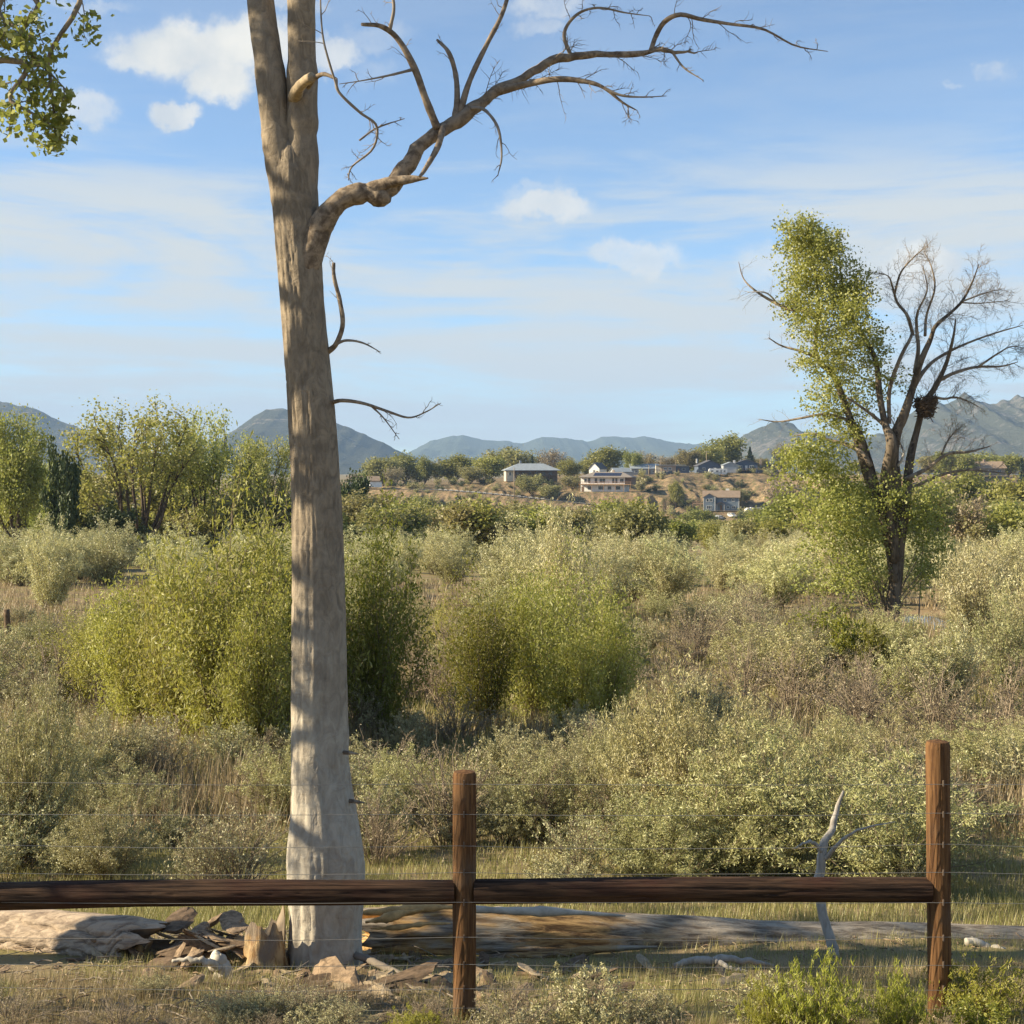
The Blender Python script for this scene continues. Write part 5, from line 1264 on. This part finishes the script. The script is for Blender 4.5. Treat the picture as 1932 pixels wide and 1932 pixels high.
# the nest
g = Geo(); nc_ = at(1746, 768, NY - .1)
rn_ = np.random.default_rng(8)
for k in range(420):
    a = rn_.uniform(0, 6.283); h = rn_.uniform(-1, 1); R0 = (.34 + .12 * h) * math.sqrt(rn_.uniform(.4, 1)); c = nc_ + np.array([math.cos(a) * R0, math.sin(a) * R0, h * .38])
    d = unit(np.array([-math.sin(a), math.cos(a), rn_.normal() * .35]) + rn_.normal(size=3) * .35) * rn_.uniform(.15, .36)
    g.tube([c - d, c + rn_.normal(size=3) * .03, c + d], .016, 4, cap=False)
o = link('bird_nest', g.mesh('bird_nest', M['bark_dark']), None); o.data.transform(__import__('mathutils').Matrix.Translation(-Vector(nc_))); o.location = nc_
tag(o, 'big dark round stick nest wedged in the bare cottonwood limbs', 'nest')

# ------------------------------------------------------------------ houses
def hm(name, c, rough=.7, var=.15, scale=.8, **k): 
    M[name] = plain(name, c, rough, var, scale, **k)
for a in (('white_wall', (.84, .81, .74)), ('cream_wall', (.60, .54, .42)), ('brown_wall', (.20, .13, .09)), ('blue_wall', (.10, .125, .17)), ('bluegrey_wall', (.17, .21, .25)), ('grey_wall', (.36, .37, .37)), ('tan_wall', (.42, .33, .23)),
          ('grey_roof', (.30, .335, .36)), ('brown_roof', (.27, .20, .14)), ('dark_roof', (.11, .11, .12)), ('taupe_roof', (.25, .215, .18)), ('green_roof', (.06, .10, .08)), ('tan_roof', (.36, .26, .17)), ('deck_wood', (.36, .22, .12)), ('trim_white', (.72, .70, .64)), ('pole_wood', (.33, .25, .17)), ('brick', (.38, .28, .2)), ('shed_metal', (.5, .5, .48))):
    hm(*a)
hm('window_glass', (.05, .07, .09), .08, .1, 1.0, spec=.8)
hm('solar', (.02, .024, .05), .25, .1, 1.0, spec=.6)
def slab(name, par, c, s, m, mi=None, lab=None):
    g = Geo(); g.box((0, 0, 0), s)
    o = link(name, g.mesh(name, M[m], False), par, c)
    if lab: o['label'] = lab
    return o
def gable(name, par, x0, x1, y0, y1, z0, rise, over, m, axis='x', th=.18, wall=None):
    """gable roof over a rectangle, ridge along axis; thick sheets, plus gable end walls"""
    g = Geo()
    if axis == 'x':
        a0, a1, b0, b1 = x0 - over, x1 + over, y0 - over, y1 + over; mk = lambda a, b, z: (a, b, z)
    else:
        a0, a1, b0, b1 = y0 - over, y1 + over, x0 - over, x1 + over; mk = lambda a, b, z: (b, a, z)
    bm_ = (b0 + b1) / 2; k = rise / ((b1 - b0) / 2 - over); dz = k * over
    for bb in (b0, b1):
        V = [mk(a0, bb, z0 - dz), mk(a1, bb, z0 - dz), mk(a1, bm_, z0 + rise), mk(a0, bm_, z0 + rise)]
        V = V + [(p[0], p[1], p[2] + th) for p in V]
        g.add(V, [(0, 1, 2, 3), (4, 5, 6, 7), (0, 1, 5, 4), (2, 3, 7, 6), (0, 3, 7, 4), (1, 2, 6, 5)])
    o = link(name, g.mesh(name, M[m], False), par)
    if wall:
        g = Geo(); e = over
        for aa in (a0 + e, a1 - e):
            t_ = .1 if aa < (a0 + a1) / 2 else -.1
            g.add([mk(aa, b0 + e, z0), mk(aa, b1 - e, z0), mk(aa, bm_, z0 + rise - .02), mk(aa + t_, b0 + e, z0), mk(aa + t_, b1 - e, z0), mk(aa + t_, bm_, z0 + rise - .02)], [(0, 1, 4, 3), (1, 2, 5, 4), (2, 0, 3, 5)], [(0, 1, 2), (3, 5, 4)])
        link('gable_wall', g.mesh('gable_wall', M[wall], False), par)
    return o
def hip(name, par, x0, x1, y0, y1, z0, rise, over, m):
    x0 -= over; x1 += over; y0 -= over; y1 += over; d = (y1 - y0) / 2; ym = (y0 + y1) / 2; q = min(d * 1.0, (x1 - x0) * .32)
    V = [(x0, y0, z0), (x1, y0, z0), (x1, y1, z0), (x0, y1, z0), (x0 + q, ym, z0 + rise), (x1 - q, ym, z0 + rise)]
    V2 = [(x0, y0, z0 - .2), (x1, y0, z0 - .2), (x1, y1, z0 - .2), (x0, y1, z0 - .2)]
    g = Geo(); g.add(V + V2, [(0, 1, 5, 4), (2, 3, 4, 5), (0, 6, 7, 1), (1, 7, 8, 2), (2, 8, 9, 3), (3, 9, 6, 0), (6, 9, 8, 7)], [(1, 2, 5), (3, 0, 4)])
    return link(name, g.mesh(name, M[m], False), par)
def window(par, x, z, wd, ht, y, frame='trim_white', divide=0):
    g = Geo(); f = .12
    for cx, cz, sx, sz in ((x, z + ht / 2 - f / 2, wd, f), (x, z - ht / 2 + f / 2, wd, f), (x - wd / 2 + f / 2, z, f, ht - 2 * f), (x + wd / 2 - f / 2, z, f, ht - 2 * f)):
        g.box((cx, y - .04, cz), (sx, .14, sz))
    for d in range(divide):
        g.box((x - wd / 2 + wd * (d + 1) / (divide + 1), y - .03, z), (.09, .1, ht - 2 * f))
    o = link('window', g.mesh('window', M[frame], False), par)
    slab('pane', o, (x, y - .003, z), (wd - 2 * f, .05, ht - 2 * f), 'window_glass')
    return o
def door(par, x, z0, y, m='brown_wall', wd=1.0, ht=2.05):
    return slab('door', par, (x, y - .03, z0 + ht / 2), (wd, .1, ht), m)
def house(name, label, u, v, Y, rz=0.0, cat='house'):
    p = at(u, v, Y); z = min(p[2], bz(p[0], Y)) if abs(bz(p[0], Y) - p[2]) < 3 else p[2]
    return thing(name, label, cat, (p[0], Y, p[2]), rz)
# white two-storey balcony house with solar panels: 97 units wide at 604 m
h = house('balcony_house', 'white two storey house with long balcony and black solar panels on its hip roof', 1141, 927.5, 602, -.30)
slab('wall', h, (-.9, 4, 3.0), (18.6, 8, 6.0), 'white_wall'); slab('wall', h, (9.9, 4.2, 4.6), (3.0, 7, 2.9), 'brown_wall', lab='brown upper room at the right end')
hip('roof', h, -10.3, 11.4, -1.2, 8.2, 6.05, 2.0, .5, 'taupe_roof')
pit = math.atan2(2.0, 5.2)
for i in range(9):
    for j in range(2):
        o = slab('solar_panel', h, (-4.1 + i * 1.28, 1.05 + j * 1.55 - 1.0, 6.80 + j * .60), (1.2, 1.52, .07), 'solar'); o.rotation_euler[0] = pit
g = Geo(); g.box((.6, -1.3, 3.0), (22.0, 2.5, .28)); link('balcony', g.mesh('balcony', M['deck_wood'], False), h)
g = Geo(); g.box((.6, -2.45, 4.05), (22.0, .08, .1)); g.box((.6, -2.45, 3.6), (22.0, .05, .05))
for i in range(15): g.box((-10.2 + i * 1.54, -2.45, 3.6), (.09, .09, 1.0))
link('railing', g.mesh('railing', M['deck_wood'], False), h)
for x in (-10.2, -5, 0, 5, 8.5, 11.3): slab('balcony_post', h, (x, -2.4, 1.43), (.16, .16, 2.86), 'deck_wood')
for x, wd, dv in ((-8.2, 1.2, 0), (-6.6, .9, 0), (-1.0, 2.6, 1), (3.6, .8, 0), (4.9, .8, 0), (7.2, 1.6, 1), (-3.7, 1.0, 0)): window(h, x, 4.55, wd, 1.7 if wd > 1 else 1.9, 0, 'trim_white' if wd > 1 else 'brown_wall', dv)
for x, wd in ((-6.5, 1.4), (-1.5, 2.4), (2.0, 1.5), (5.6, 2.0)): window(h, x, 1.5, wd, 1.4, 0, 'grey_wall', 1)
door(h, -9.4, .05, 0, 'brown_wall'); slab('chimney', h, (2.6, 4.6, 8.2), (.9, .7, 1.3), 'brick')
slab('carport', h, (9.8, 4.0, 2.98), (3.4, 7.4, .16), 'deck_wood')
# hip roof house
h = house('hip_roof_house', 'brown house under a broad pale grey hip roof, left of the balcony house', 1004, 908.5, 630, .12)
slab('wall', h, (0, 5, 2.4), (22, 10, 4.8), 'brown_wall'); slab('wall', h, (-11.15, 4.2, 2.4), (.3, 8, 4.6), 'cream_wall'); slab('wall', h, (-9.4, -.1, 2.4), (2.9, .2, 4.6), 'cream_wall', lab='cream end wall catching the sun')
hip('roof', h, -11.2, 11.2, -1.4, 10, 4.9, 2.9, .9, 'grey_roof')
for i, x in enumerate((-6.5, -4, -1, 2, 5, 8)): window(h, x, 3.5, 1.5, 1.4, 0, 'brown_wall', 1)
for x in (-9.6,): window(h, x, 3.3, 1.0, 1.6, -.2, 'trim_white')
for x in (-6, -2, 2, 6): window(h, x, 1.2, 1.7, 1.3, 0, 'brown_wall', 1)
g = Geo(); g.box((2, -1.0, 2.45), (17, 1.9, .2)); g.box((2, -1.9, 3.3), (17, .08, .1))
for i in range(12): g.box((-6.4 + i * 1.53, -1.9, 1.6), (.12, .12, 3.4))
link('balcony', g.mesh('balcony', M['brown_wall'], False), h); slab('chimney', h, (-4.5, 5, 8.1), (.8, .8, 2.0), 'grey_wall'); door(h, -7.9, .05, 0, 'trim_white')
# blue grey house on the bench
h = house('blue_grey_house', 'blue grey two storey house with white windows and brown roof at slope foot', 1360, 963.5, 578, -.14)
slab('wall', h, (2.3, 5, 2.7), (9.6, 8, 5.4), 'bluegrey_wall'); slab('wall', h, (-4.5, 3.6, 2.7), (4.4, 8.8, 5.4), 'bluegrey_wall', lab='projecting gabled front wing')
gable('roof', h, -6.7, 7.1, 1, 9, 5.4, 2.3, .55, 'brown_roof', 'x', .2, 'bluegrey_wall'); gable('roof', h, -6.7, -2.3, -.8, 6, 5.4, 1.3, .4, 'brown_roof', 'y', .18, 'bluegrey_wall')
for x in (-5.2, -3.8): window(h, x, 4.1, 1.05, 1.25, -.8, 'trim_white', 0)
for x in (1.5, 4.9): window(h, x, 4.2, 1.2, 1.2, 1, 'trim_white', 1)
window(h, -4.5, 1.3, 2.2, 1.4, -.8, 'trim_white', 2); window(h, 5.0, 1.3, 1.4, 1.2, 1, 'trim_white', 1); window(h, 2.8, 1.3, 1.0, 1.2, 1, 'trim_white')
door(h, .1, .05, 1, 'brown_wall'); gable('porch_roof', h, -1.6, 1.4, -.6, 1.0, 2.5, .8, .2, 'brown_wall', 'y', .14)
for x in (-1.5, 1.3): slab('porch_post', h, (x, -.4, 1.2), (.14, .14, 2.4), 'trim_white')
for x in (-6.72, -2.28): slab('corner_board', h, (x, -.82, 2.7), (.2, .06, 5.4), 'trim_white')
slab('corner_board', h, (7.08, .98, 2.7), (.2, .06, 5.4), 'trim_white'); slab('chimney', h, (2.6, 5.6, 8.2), (1.4, .8, .9), 'trim_white')
g = Geo(); g.box((-9.0, 2.6, 2.7), (4.2, 4, .2)); g.box((-9.0, .7, 3.5), (4.2, .1, .1)); [g.box((x, .7, 1.7), (.2, .2, 3.6)) for x in (-11, -9.4, -7.9)]; link('side_deck', g.mesh('side_deck', M['deck_wood'], False), h)
# top row, left to right
h = house('long_low_house', 'low cream house with brown roof at the left end of the bluff near the trunk', 686, 919, 626, .15)
slab('wall', h, (0, 4, 1.4), (13, 7, 2.8), 'cream_wall'); gable('roof', h, -6.5, 6.5, .5, 7.5, 2.8, 1.7, .6, 'brown_roof', 'x', .2, 'cream_wall')
for x in (-4, 0, 3.5): window(h, x, 1.6, 1.5, 1.1, .5, 'trim_white', 1)
door(h, 2, .05, .5); slab('wall', h, (5, -2, 1.1), (5, 4.6, 2.2), 'white_wall', lab='white lean-to wing'); slab('porch_roof', h, (5, -2, 2.32), (5.4, 5, .18), 'tan_roof')
h = house('white_gable_house', 'tiny bright white gable among trees behind the balcony house', 1121, 897, 668, -.5)
slab('wall', h, (0, 4, 1.6), (5.2, 8, 3.2), 'white_wall'); gable('roof', h, -2.6, 2.6, 0, 8, 3.2, 2.5, .35, 'dark_roof', 'y', .18, 'white_wall'); window(h, 0, 2.0, 1.0, 1.2, 0, 'trim_white'); door(h, 1.5, .05, 0)
h = house('grey_roof_house', 'low house with pale grey roof between the balcony house and the brown cabin', 1217, 896, 665, .05)
slab('wall', h, (0, 4, 1.5), (12.5, 8, 3.0), 'grey_wall'); gable('roof', h, -6.25, 6.25, 0, 8, 3.0, 1.9, .6, 'grey_roof', 'x', .2, 'grey_wall')
for x in (-4, 0, 4): window(h, x, 1.6, 1.4, 1.1, 0, 'trim_white', 1)
door(h, 2, .05, 0)
h = house('metal_shed', 'small pale metal roofed shed just behind the right end of the balcony house', 1176, 900, 655, .35, 'shed')
slab('wall', h, (0, 3, 1.2), (8, 6, 2.4), 'grey_wall'); gable('roof', h, -4, 4, 0, 6, 2.4, 1.6, .4, 'grey_roof', 'x', .15, 'grey_wall'); door(h, 0, .05, 0, 'shed_metal', 2.2)
h = house('brown_cabin', 'flat brown cabin with a dark blue right end on the bluff edge', 1275, 892.5, 650, -.05, 'cabin')
slab('wall', h, (-3.2, 3, 1.7), (6.4, 6, 3.4), 'brick', lab='reddish brown left part'); slab('wall', h, (3.0, 3.4, 1.5), (6.0, 5.6, 3.0), 'blue_wall', lab='dark blue right part'); slab('wall', h, (-7.6, 3.4, 1.7), (2.4, 5, 3.2), 'cream_wall')
slab('roof', h, (-2.2, 3, 3.55), (13.4, 7, .26), 'grey_roof'); slab('porch_roof', h, (3.4, .4, 3.1), (6.4, 1.6, .14), 'grey_roof')
for x in (-4.6, -2.6): window(h, x, 1.9, 1.5, 1.1, 0, 'trim_white', 1)
window(h, 3.5, 1.7, 1.4, 1.1, .6, 'grey_wall'); door(h, 1.3, .05, .6, 'brown_wall'); slab('skirting', h, (-3.2, -.03, .25), (6.4, .1, .5), 'trim_white')
h = house('dark_gable_house', 'dark blue grey gabled house behind the camper trailer', 1340, 892, 664, .1)
slab('wall', h, (0, 4, 1.6), (11, 8, 3.2), 'blue_wall'); gable('roof', h, -5.5, 5.5, 0, 8, 3.2, 2.3, .5, 'dark_roof', 'y', .2, 'blue_wall')
for x in (-3, 2): window(h, x, 1.8, 1.4, 1.2, 0, 'trim_white', 1)
door(h, 0, .05, 0, 'trim_white'); slab('chimney', h, (-5.0, 5, 5.4), (.7, .7, 2.0), 'trim_white')
h = house('grey_garage', 'grey gabled garage with wide door, right of the camper trailer', 1379, 892, 648, 0, 'garage')
slab('wall', h, (0, 3.5, 1.7), (6.6, 7, 3.4), 'grey_wall'); gable('roof', h, -3.3, 3.3, 0, 7, 3.4, 1.3, .3, 'grey_roof', 'y', .16, 'grey_wall'); slab('garage_door', h, (.2, -.04, 1.25), (4.4, .12, 2.5), 'shed_metal')
h = house('blue_gable_house', 'deep blue gabled house with brown deck and white chimney below the pointed spruce', 1408, 893, 652, -.08)
slab('wall', h, (0, 4, 2.2), (10, 8, 4.4), 'blue_wall'); gable('roof', h, -5, 5, 0, 8, 4.4, 1.6, .6, 'dark_roof', 'y', .2, 'blue_wall'); slab('wall', h, (-6.9, 4.6, 1.9), (3.8, 6, 3.8), 'blue_wall'); slab('porch_roof', h, (-6.9, 4.6, 3.9), (4.4, 6.6, .2), 'dark_roof')
g = Geo(); g.box((0, -1.3, 1.3), (10.4, 2.5, .2)); g.box((0, -2.45, 2.25), (10.4, .08, .1)); [g.box((x, -2.45, 1.1), (.14, .14, 2.3)) for x in np.linspace(-5, 5, 9)]; link('deck', g.mesh('deck', M['deck_wood'], False), h)
for x, wd in ((-2.6, 1.6), (2.4, 1.9)): window(h, x, 2.8, wd, 1.4, 0, 'trim_white', 1)
door(h, 0, 1.42, 0, 'trim_white'); slab('chimney', h, (-5.35, -.6, 2.9), (.9, .7, 5.8), 'trim_white'); slab('chimney', h, (6.6, 3, 3.2), (.8, .8, 6.4), 'brick')
h = house('brown_house', 'brown house with dark green gable roof, right of the blue gabled house', 1459, 893.5, 650, -.15)
slab('wall', h, (0, 4, 1.4), (11, 8, 2.8), 'brown_wall'); gable('roof', h, -5.5, 5.5, 0, 8, 2.8, 1.5, 1.0, 'green_roof', 'y', .2, 'brown_wall'); window(h, 2.4, 1.5, 1.7, 1.0, 0, 'trim_white', 1); window(h, -2.4, 1.5, 1.3, 1.0, 0, 'trim_white'); door(h, 0, .05, 0, 'tan_wall'); slab('fence_panel', h, (-3.6, -2.2, .8), (5.2, .12, 1.6), 'tan_roof')
h = house('tan_roof_house', 'long low house with tan roof at far right beyond the dead cottonwood', 1848, 897, 640, .05)
slab('wall', h, (0, 5, 1.7), (23, 9, 3.4), 'tan_wall'); gable('roof', h, -11.5, 11.5, .5, 9.5, 3.4, 2.6, .8, 'tan_roof', 'x', .22, 'tan_wall')
for x in (-8, -4, 1, 5, 9): window(h, x, 1.8, 1.6, 1.2, .5, 'trim_white', 1)
door(h, -1.5, .05, .5, 'brown_wall'); slab('chimney', h, (4, 5, 6.4), (.9, .7, 1.4), 'brick')

# timber swing frame at the cliff edge
p = at(1240, 893, 640); sf = thing('timber_frame', 'pale open timber frame standing at the bluff edge left of the dark pickup', 'frame', (p[0], 640, bz(p[0], 640)))
for x in (-1.2, 0, 1.2): slab('post', sf, (x, 0, 1.5), (.25, .25, 3.0), 'tan_roof')
slab('beam', sf, (0, 0, 3.1), (2.9, .3, .25), 'tan_roof'); slab('beam', sf, (0, 0, 1.5), (2.9, .2, .2), 'tan_roof')

# vehicles
hm('car_dark', (.025, .03, .045), .3, .1, 1.0, spec=.6); hm('car_white', (.72, .72, .70), .35, .1, 1.0, spec=.5); hm('car_silver', (.40, .42, .44), .3, .1, 1.0, spec=.6); hm('tyre', (.02, .02, .02), .9); hm('rim', (.5, .5, .5), .4, metal=.7); hm('lamp', (.8, .75, .6), .2); hm('trailer_white', (.78, .77, .73), .5)
def extr(prof, wd, m, name, par):
    n = len(prof); g = Geo()
    V = [(x, s * wd / 2 * (1 if z < .95 else .86), z) for s in (-1, 1) for x, z in prof]
    g.add(V, [(i, (i + 1) % n, n + (i + 1) % n, n + i) for i in range(n)])
    c0 = np.mean(np.array(V)[:n], 0); c1 = np.mean(np.array(V)[n:], 0)
    g.add(V[:n] + [tuple(c0)], None, [(i, n, (i + 1) % n) for i in range(n)]); g.add(V[n:] + [tuple(c1)], None, [(i, (i + 1) % n, n) for i in range(n)])
    return link(name, g.mesh(name, M[m], False), par)
def wheel(par, x, y, r=.34):
    g = Geo(); g.tube([(x, y - .11, r), (x, y + .11, r)], r, 16); o = link('wheel', g.mesh('wheel', M['tyre'], False), par)
    g = Geo(); g.tube([(x, y - .125, r), (x, y + .125, r)], r * .58, 12); link('rim', g.mesh('rim', M['rim'], False), o)
def car(name, label, cat, u, v, Y, rz, m, kind):
    p = at(u, v, Y); z = bz(p[0], Y); o = thing(name, label, cat, (p[0], Y, z + .05), rz)
    if kind == 'pickup':
        prof = [(-2.7, .45), (-2.7, 1.05), (-.55, 1.08), (-.45, 1.75), (.75, 1.78), (1.25, 1.15), (2.6, 1.02), (2.7, .45)]; gl = [(-.4, 1.15), (-.32, 1.68), (.68, 1.70), (1.05, 1.15)]
    else:
        prof = [(-2.2, .4), (-2.25, 1.0), (-1.9, 1.6), (-1.5, 1.72), (.4, 1.70), (1.1, 1.08), (2.1, .95), (2.25, .4)]; gl = [(-1.75, 1.08), (-1.5, 1.60), (.35, 1.58), (.85, 1.08)]
    extr(prof, 1.85, m, 'body', o)
    extr(gl, 1.90 * 1.03, 'window_glass', 'window', o)
    extr([(prof[4][0] + .13, prof[4][1] - .1), (prof[5][0] + .03, prof[5][1] + .1), (prof[5][0] - .2, prof[5][1] + .1), (prof[4][0] - .1, prof[4][1] - .1)], 1.45, 'window_glass', 'windscreen', o)
    for x in (-1.45, 1.5):
        for y in (-.85, .85): wheel(o, x, y, .38)
    for y in (-.65, .65): slab('headlight', o, (prof[-1][0] - .02, y, .82), (.1, .3, .18), 'lamp')
car('pickup_truck', 'dark pickup truck parked by the timber frame, left of the brown cabin', 'truck', 1252, 891, 643, .15, 'car_dark', 'pickup')
car('pickup_truck', 'dark pickup truck close against the left end of the brown cabin', 'truck', 1263, 891, 639.5, .2, 'car_dark', 'pickup')
car('parked_car', 'dark parked car left of the camper trailer on the bluff edge', 'car', 1324, 891, 642, -.2, 'car_dark', 'suv')
car('parked_car', 'white parked car in front of the right part of the blue grey house', 'car', 1381, 965, 573, -1.2, 'car_white', 'suv')
car('parked_car', 'silver parked car at the porch of the blue grey house', 'car', 1358, 965.5, 573, .9, 'car_silver', 'suv')
car('parked_car', 'dark parked car between the blue gabled house and the brown house', 'car', 1436, 893, 645, .1, 'car_dark', 'suv')
def trailer(label, u, v, Y, rz, L=8.2):
    p = at(u, v, Y); o = thing('camper_trailer', label, 'trailer', (p[0], Y, bz(p[0], Y) + .05), rz)
    extr([(-L / 2, .55), (-L / 2 - .1, 1.2), (-L / 2 + .3, 2.75), (-L / 2 + .8, 3.0), (L / 2 - .5, 3.0), (L / 2 - .05, 2.7), (L / 2 + .1, 1.5), (L / 2 - .5, .55)], 2.4, 'trailer_white', 'body', o)
    for x, wd in ((-2.6, 1.0), (-.4, 1.2), (2.8, .9)): window(o, x, 1.9, wd, .7, -1.19, 'grey_wall')
    slab('door', o, (1.4, -1.21, 1.6), (.75, .08, 1.8), 'grey_wall'); slab('stripe', o, (0, -1.215, 1.15), (L - .6, .05, .14), 'tan_wall')
    for x in (-.5, .5): wheel(o, x, -1.0, .36); wheel(o, x, 1.0, .36)
    slab('roof_vent', o, (-1, 0, 3.1), (.8, .8, .22), 'trailer_white'); slab('drawbar', o, (L / 2 + .7, 0, .55), (1.5, .12, .12), 'dark_roof')
trailer('white camper trailer parked on the bluff edge left of the grey garage', 1354, 892.5, 641, 0)
trailer('white trailer parked right of the blue grey house at the slope foot', 1422, 967, 574, .25, 7.2)

# utility poles
def pole(label, u, v0, v1, Y, arms=1, fun=bz):
    x = (u - CU) * Y / FPX; z = fun(x, Y); top = EYE - (v1 - CV) * Y / FPX; H = top - z
    o = thing('utility_pole', label, 'pole', (x, Y, z), .3)
    g = Geo(); g.tube([(0, 0, -.5), (0, 0, H * .5), (0, 0, H)], [.2, .17, .13], 9); link('pole', g.mesh('pole', M['pole_wood']), o)
    for k in range(arms):
        slab('crossarm', o, (0, -.16, H - .5 - k * 1.0), (2.6, .14, .16), 'pole_wood')
        for s in (-1.1, -.4, .4, 1.1):
            g = Geo(); g.tube([(s, -.16, H - .42 - k), (s, -.16, H - .2 - k)], .06, 7); link('insulator', g.mesh('insulator', M['trim_white']), o)
pole('bare utility pole in front of the left part of the hip roof house', 970, 930, 882, 596, 0)
pole('utility pole at the bluff edge left of the timber frame', 1224, 900, 877, 636, 1)
pole('utility pole rising behind the dark car and camper trailer', 1333, 893, 851, 668, 1)
pole('utility pole against the trees left of the white gable', 1079, 890, 864, 700, 2)
pole('utility pole in the gap between the low grey roof and the brown cabin', 1246, 890, 864, 700, 1)
pole('utility pole just behind the brown cabin', 1275, 890, 863, 705, 1)

# ------------------------------------------------------------------ labels of the repeats: what each one stands by
MARKS = [(612, 9.3, 60, 'the bare trunk'), (876, 7.5, 25, 'the left fence post'), (1773, 7.5, 25, 'the right fence post'), (1690, 60, 80, 'the nest tree'), (1740, 61, 30, 'the pond'), (435, 24, 120, 'the biggest willow'),
 (712, 25, 75, 'the dark willow'), (1088, 27, 80, 'the middle willow'), (1062, 50, 75, 'the tall plumed olive'), (1845, 44, 90, 'the large pale olive'), (1300, 15, 150, 'the largest feathery shrub'), (18, 54, 20, 'the old dark post'),
 (40, 14.5, 120, 'the left edge shrub'), (1580, 9.7, 30, 'the forked snag'), (1004, 630, 50, 'the hip roof house'), (1141, 602, 50, 'the balcony house'), (1360, 578, 35, 'the blue grey house'), (1222, 592, 28, 'the sandstone scarp'),
 (255, 150, 130, 'the fanning cottonwood'), (668, 210, 38, 'the dark round tree'), (30, 120, 60, 'the left cottonwood'), (1354, 641, 15, 'the camper trailer'), (1848, 640, 40, 'the long tan roof'), (507, 9.15, 25, 'the orange stump'),
 (150, 9.7, 130, 'the left log'), (1200, 10.1, 300, 'the long grey log'), (1690, 28, 200, 'the purple brush'), (970, 596, 10, 'the bare utility pole')]
ORD = 'first second third fourth fifth sixth seventh eighth ninth tenth eleventh twelfth thirteenth fourteenth fifteenth sixteenth seventeenth eighteenth nineteenth twentieth'.split()
ORD += ['twenty-' + q for q in ORD[:9]] + ['thirtieth'] + ['thirty-' + q for q in ORD[:9]] + ['fortieth']
by = {}
for o, look, cat, grp, u, y in FILL:
    best = min(MARKS, key=lambda m_: max(0, abs(u - m_[0]) - m_[2]) / 160 + 2.2 * abs(math.log(y / m_[1])))
    du = u - best[0]
    rel = ('in front of' if y < best[1] else 'behind') if abs(du) < best[2] else ('left of' if du < 0 else 'right of')
    by.setdefault(look + ' ' + rel + ' ' + best[3], []).append((u, o, cat, grp, y))
for lab in list(by):
    L_ = by[lab]
    if len(L_) > 12:          # a long row is told apart by depth first
        my = sorted(e[4] for e in L_)[len(L_) // 2]; del by[lab]
        by['nearer ' + lab] = [e for e in L_ if e[4] < my]; by['farther ' + lab] = [e for e in L_ if e[4] >= my]
for lab, L_ in by.items():
    L_.sort(key=lambda e: e[0])
    for k, (u, o, cat, grp, y) in enumerate(L_):
        t_ = lab if len(L_) == 1 else lab + ', ' + ORD[k] + ' from left'
        tag(o, t_, cat, grp)
